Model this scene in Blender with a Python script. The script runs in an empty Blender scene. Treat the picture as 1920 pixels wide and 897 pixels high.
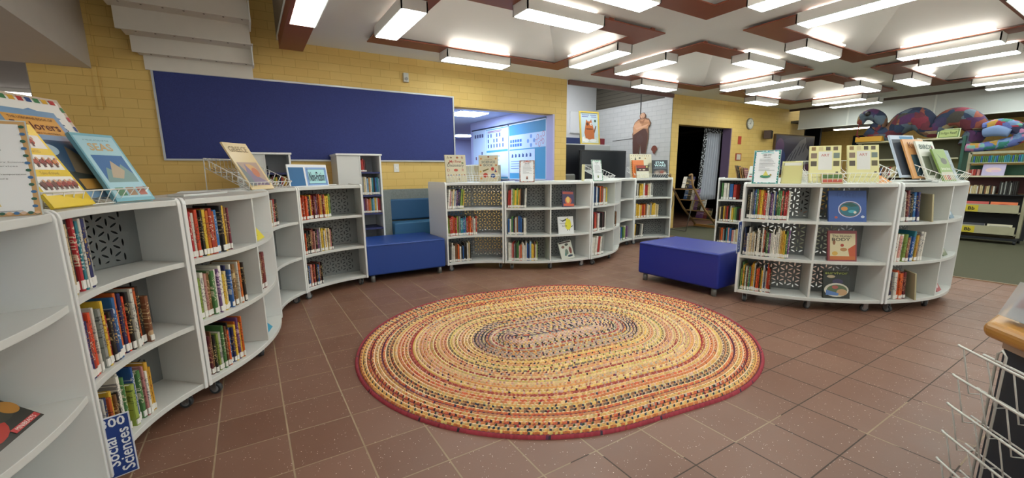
import bpy, bmesh, math, random
from mathutils import Vector, Matrix, Euler
S = bpy.context.scene
COL = S.collection
R = math.radians
rnd = random.Random(7)

# ------------------------------------------------------------------ camera, world, exposure
F_PX, PITCH, ROLL, YAW, CAM_H = 789.53, .1833, .0096, .553, 1.26
def cam_matrix():
    cp, sp, cr, sr, cy, sy = math.cos(PITCH), math.sin(PITCH), math.cos(ROLL), math.sin(ROLL), math.cos(YAW), math.sin(YAW)
    f = Vector((0, cp, -sp)); rt = Vector((1, 0, 0)); d = Vector((0, -sp, -cp))
    rt2 = rt * cr + d * sr; d2 = d * cr - rt * sr
    B = Matrix(((cy, -sy, 0), (sy, cy, 0), (0, 0, 1))).transposed()
    x, y, z = B @ rt2, B @ (-d2), B @ (-f)
    return Matrix(((x.x, y.x, z.x, 0), (x.y, y.y, z.y, 0), (x.z, y.z, z.z, CAM_H), (0, 0, 0, 1)))
cd = bpy.data.cameras.new('camera'); cam = bpy.data.objects.new('camera', cd); COL.objects.link(cam)
cd.sensor_fit = 'HORIZONTAL'; cd.sensor_width = 36; cd.lens = 36 * F_PX / 1920; cd.shift_y = 21.66 / 1920
cd.clip_start = .02; cd.clip_end = 100
cam.matrix_world = cam_matrix(); S.camera = cam
S.view_settings.view_transform = 'Standard'; S.view_settings.look = 'None'
S.view_settings.gamma = 1; S.view_settings.use_curve_mapping = False
S.view_settings.exposure = 1.2
LAMP = 6.5          # strength of the fluorescent diffusers
UPL = 7.0          # tubes above the ply frames that spill light onto the ceiling
w = bpy.data.worlds.new('world'); S.world = w; w.use_nodes = True
bg = w.node_tree.nodes['Background']; bg.inputs[0].default_value = (.96, .97, .88, 1); bg.inputs[1].default_value = .48

# ------------------------------------------------------------------ helpers: colour, materials
def lin(h):
    if not isinstance(h, str): return (h[0], h[1], h[2], 1)
    h = h.lstrip('#'); c = [int(h[i:i+2], 16) / 255 for i in (0, 2, 4)]
    return tuple([(x / 12.92 if x <= .04045 else ((x + .055) / 1.055) ** 2.4) for x in c] + [1])
MC = {}
def mat(col, rough=.5, metal=0, name=None, spec=None, noise=0, nscale=8, bump=0, alpha=1, trans=0, coat=0):
    key = (str(col), rough, metal, noise, nscale, bump, alpha, trans, coat)
    if key in MC: return MC[key]
    m = bpy.data.materials.new(name or 'paint_%s' % str(col).lstrip('#')); m.use_nodes = True
    nt = m.node_tree; b = nt.nodes['Principled BSDF']
    b.inputs['Base Color'].default_value = lin(col); b.inputs['Roughness'].default_value = rough
    b.inputs['Metallic'].default_value = metal; b.inputs['Alpha'].default_value = alpha
    b.inputs['Transmission Weight'].default_value = trans; b.inputs['Coat Weight'].default_value = coat
    if noise or bump:
        tc = nt.nodes.new('ShaderNodeTexCoord'); n = nt.nodes.new('ShaderNodeTexNoise')
        n.inputs['Scale'].default_value = nscale; n.inputs['Detail'].default_value = 4
        nt.links.new(tc.outputs['Object'], n.inputs['Vector'])
        if noise:
            mx = nt.nodes.new('ShaderNodeMix'); mx.data_type = 'RGBA'
            c = lin(col)
            mx.inputs[6].default_value = tuple([x * (1 - noise) for x in c[:3]] + [1])
            mx.inputs[7].default_value = tuple([min(1, x * (1 + noise)) for x in c[:3]] + [1])
            nt.links.new(n.outputs['Fac'], mx.inputs[0]); nt.links.new(mx.outputs[2], b.inputs['Base Color'])
        if bump:
            bp = nt.nodes.new('ShaderNodeBump'); bp.inputs['Strength'].default_value = bump; bp.inputs['Distance'].default_value = .01
            nt.links.new(n.outputs['Fac'], bp.inputs['Height']); nt.links.new(bp.outputs[0], b.inputs['Normal'])
    MC[key] = m; return m
def emis(col, strength, name):
    m = bpy.data.materials.new(name); m.use_nodes = True; nt = m.node_tree; b = nt.nodes['Principled BSDF']
    b.inputs['Base Color'].default_value = lin(col); b.inputs['Emission Color'].default_value = lin(col); b.inputs['Emission Strength'].default_value = strength
    return m
class G:            # tiny node-graph helper
    def __init__(s, m): s.nt = m.node_tree; s.n = s.nt.nodes; s.l = s.nt.links; s.b = s.n['Principled BSDF']
    def new(s, t, **k):
        x = s.n.new(t)
        for a, v in k.items(): setattr(x, a, v)
        return x
    def put(s, inp, v):
        if hasattr(v, 'is_output') or isinstance(v, bpy.types.NodeSocket): s.l.new(v, inp)
        else: inp.default_value = v
    def math(s, op, a, b=None, c=None):
        x = s.new('ShaderNodeMath', operation=op); s.put(x.inputs[0], a)
        if b is not None: s.put(x.inputs[1], b)
        if c is not None: s.put(x.inputs[2], c)
        return x.outputs[0]
    def mix(s, f, a, b):
        x = s.new('ShaderNodeMix', data_type='RGBA'); s.put(x.inputs[0], f); s.put(x.inputs[6], a); s.put(x.inputs[7], b); return x.outputs[2]
    def noise(s, vec, scale, detail=3, **k):
        x = s.new('ShaderNodeTexNoise'); s.put(x.inputs['Vector'], vec); x.inputs['Scale'].default_value = scale; x.inputs['Detail'].default_value = detail; return x.outputs['Fac']
    def coord(s, which='Object'): return s.new('ShaderNodeTexCoord').outputs[which]
    def sep(s, v): x = s.new('ShaderNodeSeparateXYZ'); s.l.new(v, x.inputs[0]); return x.outputs
    def comb(s, x_, y_, z_):
        x = s.new('ShaderNodeCombineXYZ'); s.put(x.inputs[0], x_); s.put(x.inputs[1], y_); s.put(x.inputs[2], z_); return x.outputs[0]
    def bump(s, h, st, d=.01):
        x = s.new('ShaderNodeBump'); x.inputs['Strength'].default_value = st; x.inputs['Distance'].default_value = d; s.l.new(h, x.inputs['Height']); s.l.new(x.outputs[0], s.b.inputs['Normal'])
def newmat(name, rough=.5):
    m = bpy.data.materials.new(name); m.use_nodes = True; g = G(m); g.b.inputs['Roughness'].default_value = rough; return m, g

def brick_mat(name, col, col2, axis, bw=.26, rh=.0985, mortar='#b0913f', strength=.5):
    m, g = newmat(name, .55)
    s = g.sep(g.coord()); v = g.comb(s[axis], s[2], 0.0)
    br = g.new('ShaderNodeTexBrick'); g.l.new(v, br.inputs['Vector']); br.inputs['Scale'].default_value = 1
    br.inputs['Brick Width'].default_value = bw; br.inputs['Row Height'].default_value = rh; br.inputs['Mortar Size'].default_value = .0035
    br.inputs['Mortar Smooth'].default_value = .6
    br.inputs['Color1'].default_value = lin(col); br.inputs['Color2'].default_value = lin(col2); br.inputs['Mortar'].default_value = lin(mortar)
    n = g.noise(g.coord(), 9, 5)
    c = g.mix(g.math('MULTIPLY', n, .22), br.outputs['Color'], lin(mortar)); g.l.new(c, g.b.inputs['Base Color'])
    h = g.math('ADD', g.math('MULTIPLY', br.outputs['Fac'], -1.0), g.math('MULTIPLY', n, .35)); g.bump(h, strength, .008)
    return m

M_WHITE = mat('#d4d5d1', .35, noise=.03, nscale=3, name='white_laminate')
M_EDGE = mat('#e6e7e5', .3, name='white_edging')
M_CHROME = mat('#a9adb0', .3, .9, name='steel')
M_RUBBER = mat('#3a3d40', .6, name='grey_rubber')
M_DARK = mat('#16181d', .5, name='near_black')
M_WIRE = mat('#eeeeea', .35, name='white_wire')
M_PAGE = mat('#dcd6c4', .8, name='paper')
M_YB = brick_mat('yellow_painted_brick', '#e3c274', '#dfbb6b', 0, mortar='#c8a255', strength=.35)
M_YBY = brick_mat('yellow_painted_brick_side', '#e3c274', '#dfbb6b', 1, mortar='#c8a255', strength=.35)
M_WB = brick_mat('white_painted_brick', '#cfd0cd', '#c9cac7', 1, mortar='#aeb0ae')
M_WBX = brick_mat('white_painted_brick_back', '#cfd0cd', '#c9cac7', 0, mortar='#aeb0ae')
M_CEIL = mat('#ecefec', .8, noise=.03, nscale=1.5, name='ceiling_paint')
M_PLY = mat('#8a4a32', .45, noise=.12, nscale=5, name='brown_ply')

# ------------------------------------------------------------------ helpers: meshes
def link(name, me, parent=None, mats=None):
    o = bpy.data.objects.new(name, me); COL.objects.link(o)
    if parent is not None: o.parent = parent
    if mats:
        for m in (mats if isinstance(mats, (list, tuple)) else [mats]): me.materials.append(m)
    return o
def finish(bm, name, mats, parent=None, smooth=False, bevel=0, normals=True):
    me = bpy.data.meshes.new(name)
    if normals: bmesh.ops.recalc_face_normals(bm, faces=bm.faces)
    bm.to_mesh(me); bm.free()
    if smooth:
        for p in me.polygons: p.use_smooth = True
    o = link(name, me, parent, mats)
    if bevel:
        b = o.modifiers.new('bevel', 'BEVEL'); b.width = bevel; b.segments = 2; b.limit_method = 'ANGLE'
    return o
def box(bm, x0, y0, z0, x1, y1, z1, mi=0, M=None):
    vs = [Vector((x, y, z)) for z in (z0, z1) for y in (y0, y1) for x in (x0, x1)]
    if M is not None: vs = [M @ v for v in vs]
    v = [bm.verts.new(p) for p in vs]; out = []
    for f in ((0, 2, 3, 1), (4, 5, 7, 6), (0, 1, 5, 4), (2, 6, 7, 3), (0, 4, 6, 2), (1, 3, 7, 5)):
        fc = bm.faces.new([v[i] for i in f]); fc.material_index = mi; out.append(fc)
    return out
def tube(bm, pts, r, n=6, mi=0, closed=False):
    pts = [Vector(p) for p in pts]; rings = []
    N = len(pts)
    for i, p in enumerate(pts):
        a = pts[(i - 1) % N] if (i > 0 or closed) else p; b = pts[(i + 1) % N] if (i < N - 1 or closed) else p
        t = (b - a).normalized(); u = t.cross(Vector((0, 0, 1)))
        if u.length < .05: u = t.cross(Vector((0, 1, 0)))
        u.normalize(); v = t.cross(u)
        rr = r[i] if isinstance(r, (list, tuple)) else r
        rings.append([bm.verts.new(p + (u * math.cos(2 * math.pi * k / n) + v * math.sin(2 * math.pi * k / n)) * rr) for k in range(n)])
    for i in range(N if closed else N - 1):
        A, B = rings[i], rings[(i + 1) % N]
        for k in range(n):
            f = bm.faces.new((A[k], A[(k + 1) % n], B[(k + 1) % n], B[k])); f.material_index = mi; f.smooth = True
    if not closed:
        bm.faces.new(rings[0][::-1]).material_index = mi; bm.faces.new(rings[-1]).material_index = mi
def prism(bm, pts, z0, z1, mi=0, axis='z', M=None):     # polygon (a,b) extruded along axis
    def P(a, b, c):
        v = {'z': Vector((a, b, c)), 'y': Vector((a, c, b)), 'x': Vector((c, a, b))}[axis]
        return M @ v if M is not None else v
    A = [bm.verts.new(P(a, b, z0)) for a, b in pts]; B = [bm.verts.new(P(a, b, z1)) for a, b in pts]
    fs = [bm.faces.new(A[::-1]), bm.faces.new(B)]
    n = len(pts)
    for i in range(n): fs.append(bm.faces.new((A[i], A[(i + 1) % n], B[(i + 1) % n], B[i])))
    for f in fs: f.material_index = mi
    return fs
def cyl(bm, c, r, h, axis='z', n=20, mi=0, r2=None):
    pr = []
    r2 = r if r2 is None else r2
    def P(a, b, d):
        return Vector(c) + {'z': Vector((a, b, d)), 'y': Vector((a, d, b)), 'x': Vector((d, a, b))}[axis]
    A = [bm.verts.new(P(r * math.cos(2 * math.pi * i / n), r * math.sin(2 * math.pi * i / n), 0)) for i in range(n)]
    B = [bm.verts.new(P(r2 * math.cos(2 * math.pi * i / n), r2 * math.sin(2 * math.pi * i / n), h)) for i in range(n)]
    bm.faces.new(A).material_index = mi; bm.faces.new(B).material_index = mi
    for i in range(n):
        f = bm.faces.new((A[i], A[(i + 1) % n], B[(i + 1) % n], B[i])); f.material_index = mi; f.smooth = True
def sector(bm, r0, r1, a0, a1, z0, z1, n=20, cx=0, mi=0):     # solid annular sector, angles in degrees, x shifted by -cx
    cols = []
    for i in range(n + 1):
        a = R(a0 + (a1 - a0) * i / n); c, s = math.cos(a), math.sin(a)
        cols.append([bm.verts.new((r * c - cx, r * s, z)) for r, z in ((r0, z0), (r1, z0), (r1, z1), (r0, z1))])
    for i in range(n):
        A, B = cols[i], cols[i + 1]
        for k in range(4):
            f = bm.faces.new((A[k], A[(k + 1) % 4], B[(k + 1) % 4], B[k])); f.material_index = mi
    bm.faces.new(cols[0][::-1]).material_index = mi; bm.faces.new(cols[-1]).material_index = mi
def empty(name, loc, rz=0, rx=0, ry=0):
    o = bpy.data.objects.new(name, None); COL.objects.link(o); o.empty_display_size = .1
    o.location = loc; o.rotation_euler = (rx, ry, rz); return o
def tag(o, label=None, cat=None, group=None, kind=None):
    if label: o['label'] = label
    if cat: o['category'] = cat
    if group: o['group'] = group
    if kind: o['kind'] = kind
    return o
def struct(name, bm, mats, **k):
    o = finish(bm, name, mats, **k); o['kind'] = 'structure'; return o
def copy_tree(o, parent=None):
    c = o.copy(); COL.objects.link(c)
    if parent is not None: c.parent = parent
    for ch in list(o.children): copy_tree(ch, c)
    return c
def text_mesh(txt, bold=0.0, shear=0.0):
    cu = bpy.data.curves.new('t', 'FONT'); cu.body = txt; cu.size = 1; cu.resolution_u = 2; cu.offset = bold; cu.shear = shear; cu.space_line = 1.0; cu.align_x = 'CENTER'
    o = bpy.data.objects.new('t', cu); COL.objects.link(o)
    me = bpy.data.meshes.new_from_object(o); bpy.data.objects.remove(o); bpy.data.curves.remove(cu)
    return me
def text_part(txt, col, parent, cx, cz, width=None, height=None, y=-.002, name='title', bold=0.0, rot=0, shear=0.0, emit=None):
    """lettering on the x-z face of its parent, centred at cx, cz"""
    me = text_mesh(txt, bold, shear); xs = [v.co.x for v in me.vertices]; ys = [v.co.y for v in me.vertices]
    if not xs: return None
    W, H = max(xs) - min(xs), max(ys) - min(ys); mx, my = (max(xs) + min(xs)) / 2, (max(ys) + min(ys)) / 2
    sx = (width / W) if width else (height / H); sy = (height / H) if height else sx
    c, s = math.cos(rot), math.sin(rot)
    for v in me.vertices:
        a, b = (v.co.x - mx) * sx, (v.co.y - my) * sy
        v.co = (cx + a * c - b * s, y, cz + a * s + b * c)
    return link(name, me, parent, mat(col, .5))
def art_part(shapes, parent, w, h, name='cover_art', y=-.0008):
    """flat printed patches on the x-z face (fractions of w x h, origin bottom centre)"""
    bm = bmesh.new(); mats = []; d = y
    for s in shapes:
        k, col = s[0], s[-1]; m = mat(col, .4)
        if m not in mats: mats.append(m)
        if k == 'r': P = [(s[1], s[2]), (s[3], s[2]), (s[3], s[4]), (s[1], s[4])]
        elif k == 'e': P = [(s[1] + s[3] * math.cos(2 * math.pi * i / 20), s[2] + s[4] * math.sin(2 * math.pi * i / 20)) for i in range(20)]
        else: P = s[1]
        f = bm.faces.new([bm.verts.new(((a - .5) * w, d, b * h)) for a, b in P]); f.material_index = mats.index(m)
        d -= .00012
    return finish(bm, name, mats, parent, normals=False)
def lines(x0, x1, y0, y1, n, col, t=.012, seed=0):      # little bars standing for small print
    r = random.Random(seed); out = []
    for i in range(n):
        y = y1 - (y1 - y0) * i / max(1, n - 1); out.append(('r', x0, y - t / 2, x0 + (x1 - x0) * r.uniform(.35, 1), y + t / 2, col))
    return out
ORD = ['first','second','third','fourth','fifth','sixth','seventh','eighth','ninth','tenth','eleventh','twelfth','thirteenth','fourteenth','fifteenth','sixteenth','seventeenth','eighteenth','nineteenth','twentieth','twenty-first','twenty-second','twenty-third','twenty-fourth','twenty-fifth','twenty-sixth','twenty-seventh','twenty-eighth','twenty-ninth','thirtieth']

# ================================================================== SETTING
# ---- floor of brown flecked quarry tiles with light and dark grout
m, g = newmat('quarry_tiles', .4)
co = g.coord(); s = g.sep(co)
TX, TY = .2976, .3043
fx = g.math('FRACT', g.math('DIVIDE', g.math('ADD', s[0], .554 + TX * 40), TX)); fy = g.math('FRACT', g.math('DIVIDE', g.math('SUBTRACT', s[1], 1.8835 - TY * 40), TY))
dx = g.math('MULTIPLY', g.math('SUBTRACT', .5, g.math('ABSOLUTE', g.math('SUBTRACT', fx, .5))), TX)
dy = g.math('MULTIPLY', g.math('SUBTRACT', .5, g.math('ABSOLUTE', g.math('SUBTRACT', fy, .5))), TY)
gx = g.math('LESS_THAN', dx, .0036); gy = g.math('LESS_THAN', dy, .0030)
grout = g.math('MAXIMUM', gx, gy)
ids = g.comb(g.math('FLOOR', g.math('DIVIDE', g.math('ADD', s[0], .554 + TX * 40), TX)), g.math('FLOOR', g.math('DIVIDE', g.math('SUBTRACT', s[1], 1.8835 - TY * 40), TY)), 0.0)
wn = g.new('ShaderNodeTexWhiteNoise', noise_dimensions='2D'); g.l.new(ids, wn.inputs['Vector'])
base = g.mix(wn.outputs['Value'], lin('#75503f'), lin('#84604f'))
base = g.mix(g.math('MULTIPLY', g.noise(co, 2.2, 4), .5), base, lin('#8a6857'))
vo = g.new('ShaderNodeTexVoronoi'); g.l.new(co, vo.inputs['Vector']); vo.inputs['Scale'].default_value = 85
sz = g.new('ShaderNodeTexWhiteNoise', noise_dimensions='3D'); g.l.new(vo.outputs['Position'], sz.inputs['Vector'])
fl = g.math('LESS_THAN', vo.outputs['Distance'], g.math('MULTIPLY', g.math('SUBTRACT', sz.outputs['Value'], .45), .36))
base = g.mix(g.math('MULTIPLY', fl, 1.0), base, lin('#e6cfc0'))
wear = g.math('GREATER_THAN', g.math('ADD', g.noise(co, .55, 2), g.math('MULTIPLY', g.math('SUBTRACT', s[1], s[0]), .045)), .47)
gcol = g.mix(wear, lin('#3e3128'), lin('#b39c7e')); gcol = g.mix(g.math('MULTIPLY', g.noise(co, 12, 2), .5), gcol, lin('#5d4a3b'))
g.l.new(g.mix(grout, base, gcol), g.b.inputs['Base Color'])
g.l.new(g.math('ADD', g.math('MULTIPLY', grout, .3), g.math('ADD', .3, g.math('MULTIPLY', g.noise(co, 6, 3), .22))), g.b.inputs['Roughness'])
g.bump(g.math('ADD', g.math('MULTIPLY', grout, -1.0), g.math('MULTIPLY', g.noise(co, 40, 2), .15)), .35, .004)
M_TILE = m
bm = bmesh.new(); box(bm, -6, -4, -.1, 17, 17, 0); struct('floor', bm, M_TILE)
m, g = newmat('olive_carpet', .95); n1 = g.noise(g.coord(), 140, 3); n2 = g.noise(g.coord(), 9, 4)
c = g.mix(n1, lin('#2f2e1f'), lin('#5b5941')); c = g.mix(g.math('MULTIPLY', n2, .4), c, lin('#4a4733')); g.l.new(c, g.b.inputs['Base Color']); g.bump(n1, .6, .006)
bm = bmesh.new(); box(bm, 6.97, -4, .0, 17, 6.02, .008); o = struct('floor_carpet', bm, m)
bm = bmesh.new(); box(bm, 6.945, -4, 0, 6.97, 6.05, .011); box(bm, 6.97, 6.02, 0, 12.6, 6.05, .011); struct('trim_1', bm, mat('#8e7358', .5, name='carpet_edging'))

# ---- ceiling with coffers
X0S = [1.38, 4.92, 8.42]; Y0S = [3.48, .97, -1.54]
FW, FH, RIM = 2.86, 2.0, .28
holes = [(x + RIM - .07, y + RIM - .07, x + FW - RIM + .07, y + FH - RIM + .07) for x in X0S for y in Y0S]
CZ = 2.85
bm = bmesh.new()
xs = sorted({.47, 12.6} | {h[0] for h in holes} | {h[2] for h in holes}); ys = sorted({-4, 6.1} | {h[1] for h in holes} | {h[3] for h in holes})
for i in range(len(xs) - 1):
    for j in range(len(ys) - 1):
        cx, cy = (xs[i] + xs[i + 1]) / 2, (ys[j] + ys[j + 1]) / 2
        if any(h[0] < cx < h[2] and h[1] < cy < h[3] for h in holes): continue
        box(bm, xs[i], ys[j], CZ, xs[i + 1], ys[j + 1], CZ + .06)
struct('ceiling', bm, M_CEIL, normals=False)
for i, h in enumerate(holes):
    bm = bmesh.new(); q = [(h[0], h[1]), (h[2], h[1]), (h[2], h[3]), (h[0], h[3])]; I = .5
    p = [(h[0] + I, h[1] + I), (h[2] - I, h[1] + I), (h[2] - I, h[3] - I), (h[0] + I, h[3] - I)]
    A = [bm.verts.new((a, b, CZ)) for a, b in q]; B = [bm.verts.new((a, b, CZ + .42)) for a, b in p]
    for k in range(4): bm.faces.new((A[k], A[(k + 1) % 4], B[(k + 1) % 4], B[k]))
    bm.faces.new(B)
    o = struct('ceiling_coffer', bm, M_CEIL)
tn = 2
for x in X0S:
    for y in Y0S:
        bm = bmesh.new(); z0, z1 = 2.806, 2.818
        box(bm, x, y, z0, x + FW, y + RIM, z1); box(bm, x, y + FH - RIM, z0, x + FW, y + FH, z1)
        box(bm, x, y + RIM, z0, x + RIM, y + FH - RIM, z1); box(bm, x + FW - RIM, y + RIM, z0, x + FW, y + FH - RIM, z1)
        for k in range(5):
            box(bm, x + .1 + k * .64, y + .03, z1, x + .16 + k * .64, y + .05, CZ); box(bm, x + .1 + k * .64, y + FH - .07, z1, x + .16 + k * .64, y + FH - .03, CZ)
        struct('trim_%d' % tn, bm, M_PLY); tn += 1
# brown beam at the edge of the stair void, and beam over the recess
bm = bmesh.new(); box(bm, .47, -4, 2.70, .72, 5.86, 2.84); struct('trim_%d' % tn, bm, M_PLY); tn += 1
bm = bmesh.new(); box(bm, 4.94, 6.04, 2.765, 7.74, 6.09, 2.84); struct('trim_%d' % tn, bm, mat('#6b4a44', .5, noise=.1, name='dull_brown_beam')); tn += 1
bm = bmesh.new(); box(bm, 12.56, -4, 2.80, 12.62, 6.1, 2.86); struct('trim_%d' % tn, bm, mat('#4a3b34', .6, name='dark_beam')); tn += 1

# ---- fluorescent box lights
M_DIFF = emis('#f0fbf6', LAMP, 'fluorescent_diffuser')
M_HOUS = mat('#dcdad5', .5, name='light_housing')
M_UP = emis('#fff9ee', UPL, 'upper_tube_glow')
def light_box(lx, ly, alongx, inner=0):
    e = empty('ceiling_light', (lx, ly, 2.70), 0 if alongx else math.pi / 2)
    bm = bmesh.new(); L, W, H = .47, .125, .10
    box(bm, -L, -W, .006, -L + .012, W, H); box(bm, L - .012, -W, .006, L, W, H); box(bm, -L, -W, .006, L, -W + .012, H); box(bm, -L, W - .012, .006, L, W, H)
    box(bm, -L, -W, H, L, W, H + .005)
    finish(bm, 'housing', M_HOUS, e)
    bm = bmesh.new(); box(bm, -L + .014, -W + .014, 0, L - .014, W - .014, .012); finish(bm, 'diffuser', M_DIFF, e)
    if inner:
        bm = bmesh.new()
        for o_ in (-.03, .03 if inner == 2 else inner * .165): tube(bm, [(-.42, o_, .132), (.42, o_, .132)], .009, 6)
        finish(bm, 'upper_tube', M_UP, e)
    return e
proto = None
fname = {(0, 0): 'beside the blue noticeboard', (1, 0): 'in front of the brick recess', (2, 0): 'near the wall clock', (0, 1): 'at the top centre, over the rug', (1, 1): 'above the large right bookcase', (2, 1): 'over the wire trolley', (0, 2): 'behind the viewer', (1, 2): 'to the right rear', (2, 2): 'at the far right edge'}
sname = {'L': 'left', 'R': 'right', 'N': 'near', 'F': 'far'}
for i, x in enumerate(X0S):
    for j, y in enumerate(Y0S):
        for k, (dx_, dy_, ax) in {'L': (.06, .95, 0), 'R': (2.72, .95, 0), 'F': (1.39, 1.875, 1), 'N': (1.38, .05, 1)}.items():
            L = light_box(x + dx_, y + dy_, ax, {'L': -1, 'R': 1, 'F': -1, 'N': 1}[k])
            tag(L, '%s box light of the ceiling frame %s' % (sname[k], fname[(i, j)]), 'ceiling light', 'fluorescent ceiling lights')
for j, y in enumerate(Y0S):
    L = light_box(.615, y + .95, 0); tag(L, 'box light under the brown beam %s' % ['near the noticeboard', 'beside the stair void', 'behind the viewer'][j], 'ceiling light', 'fluorescent ceiling lights')
    L = light_box(12.0, y + .95, 0); tag(L, 'box light beside the white bulkhead, %s' % ['nearest the wall clock', 'in the middle of the row', 'nearest the viewer'][j], 'ceiling light', 'fluorescent ceiling lights')

# ---- walls
def wall_with_hole(name, x0, x1, y0, y1, z1, hole, mats, sill=True):
    bm = bmesh.new(); a, b, c, d = hole
    box(bm, x0, y0, 0, a, y1, z1); box(bm, b, y0, 0, x1, y1, z1); box(bm, a, y0, d, b, y1, z1)
    if c > 0: box(bm, a, y0, 0, b, y1, c)
    return struct(name, bm, mats, normals=False)
wall_with_hole('wall_back', -1.69, 4.93, 6.1, 6.29, 4.3, (2.685, 4.668, .95, 2.25), M_YB)
wall_with_hole('wall_back_right', 7.78, 13.55, 6.1, 6.29, 2.9, (8.02, 9.98, 0, 2.25), M_YB)
bm = bmesh.new(); box(bm, 4.63, 6.102, .95, 4.669, 6.292, 2.25); struct('trim_%d' % tn, bm, mat('#b9b4dc', .5, name='lilac_paint')); tn += 1
bm = bmesh.new(); box(bm, 9.95, 6.095, 0, 9.985, 6.3, 2.25); struct('trim_%d' % tn, bm, mat('#6d5a78', .5, name='mauve_paint')); tn += 1
# pier of raised brickwork on the far left and the control joint
bm = bmesh.new(); box(bm, -1.225, 6.085, 1.94, -1.19, 6.1, 4.2); struct('trim_%d' % tn, bm, M_YB); tn += 1
# upper wall and ceiling of the stair void
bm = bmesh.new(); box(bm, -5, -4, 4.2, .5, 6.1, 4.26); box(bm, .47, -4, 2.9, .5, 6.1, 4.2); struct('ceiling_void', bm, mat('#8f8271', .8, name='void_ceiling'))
# landing slab on the left
bm = bmesh.new(); box(bm, -5, -1.2, 2.34, -1.225, 6.10, 3.1); struct('ceiling_landing', bm, mat('#cbc3b9', .8, noise=.04, name='landing_plaster'))
# room beyond on the far left
bm = bmesh.new(); box(bm, -6, 6.1, 2.45, -1.69, 12, 2.5); struct('ceiling_left_room', bm, mat('#8d8a88', .8, name='grey_ceiling'))
bm = bmesh.new(); box(bm, -6, 12, 0, 2, 12.1, 3); box(bm, -1.75, 6.29, 0, -1.69, 12, 2.6); struct('wall_left_room', bm, mat('#a9a7a4', .7, name='grey_wall'))
e = empty('ceiling_light', (-2.9, 9.0, 2.38)); bm = bmesh.new(); box(bm, -.55, -.3, 0, .55, .3, .02); finish(bm, 'diffuser', emis('#fffaf0', 6, 'far_lamp'), e)
bm = bmesh.new(); box(bm, -.57, -.32, .02, .57, .32, .07); finish(bm, 'housing', M_HOUS, e)
tag(e, 'bright ceiling panel in the room beyond the left end of the yellow wall', 'ceiling light')

# ---- recess behind the opening on the right of the back wall
bm = bmesh.new(); box(bm, 7.77, 6.29, 0, 7.96, 8.45, 2.82); box(bm, 7.77, 6.1, 0, 7.79, 6.29, 2.9); struct('wall_recess_right', bm, M_WB)
bm = bmesh.new(); box(bm, 4.9, 8.42, 0, 7.23, 8.6, 3.6); box(bm, 7.23, 8.42, 2.2, 7.96, 8.6, 3.6); struct('wall_recess_back', bm, mat('#c9cac9', .6, noise=.03, name='recess_panel'))
bm = bmesh.new(); box(bm, 4.9, 6.29, 0, 4.93, 8.42, 3.6); struct('wall_recess_left', bm, M_WBX)
m, g = newmat('dark_boards', .7); s = g.sep(g.coord()); f = g.math('FRACT', g.math('MULTIPLY', s[2], 11.0)); ln = g.math('LESS_THAN', f, .12)
g.l.new(g.mix(ln, lin('#5b5549'), lin('#3b372f')), g.b.inputs['Base Color'])
bm = bmesh.new()
v = [bm.verts.new(p) for p in ((7.765, 6.3, 2.80), (7.765, 8.42, 2.80), (7.765, 8.42, 3.55), (7.765, 6.3, 3.55), (7.95, 6.3, 2.80), (7.95, 8.42, 2.80), (7.95, 8.42, 3.55), (7.95, 6.3, 3.55))]
for f in ((0, 1, 2, 3), (4, 5, 6, 7), (0, 1, 5, 4), (2, 3, 7, 6), (0, 3, 7, 4), (1, 2, 6, 5)): bm.faces.new([v[i] for i in f])
struct('wall_recess_boards', bm, m)
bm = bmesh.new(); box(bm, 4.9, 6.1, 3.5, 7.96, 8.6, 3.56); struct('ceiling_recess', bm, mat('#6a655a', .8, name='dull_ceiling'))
bm = bmesh.new(); box(bm, 6.9, 8.38, 2.21, 7.77, 8.42, 2.72); box(bm, 6.9, 8.375, 2.225, 7.76, 8.38, 2.235); struct('trim_%d' % tn, bm, mat('#d5d6d5', .5, name='panel_white')); tn += 1
bm = bmesh.new(); box(bm, 6.6, 8.38, 0, 7.23, 8.42, 2.1); o = struct('door_1', bm, mat('#2a3a66', .5, name='navy_door'))
bm = bmesh.new(); box(bm, 7.16, 8.34, 1.0, 7.2, 8.38, 1.03); finish(bm, 'door_handle', M_CHROME, o)
bm = bmesh.new(); box(bm, 7.23, 8.36, 0, 7.77, 8.42, 2.2); struct('trim_%d' % tn, bm, mat('#7e8386', .6, name='grey_panel')); tn += 1
bm = bmesh.new(); tube(bm, [(7.765, 6.95, .1), (7.765, 6.95, 3.4)], .012, 6); tube(bm, [(7.765, 6.95, 2.02), (7.765, 7.8, 2.0)], .006, 6); struct('trim_%d' % tn, bm, mat('#3d3d3d', .5, name='conduit_grey')); tn += 1

# ---- dark room behind the doorway
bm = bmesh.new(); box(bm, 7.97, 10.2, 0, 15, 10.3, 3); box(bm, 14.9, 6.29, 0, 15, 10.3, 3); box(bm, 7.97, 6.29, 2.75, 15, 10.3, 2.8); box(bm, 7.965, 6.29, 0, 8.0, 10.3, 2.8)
struct('wall_dark_room', bm, mat('#15171c', .8, name='dark_room'))

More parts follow.
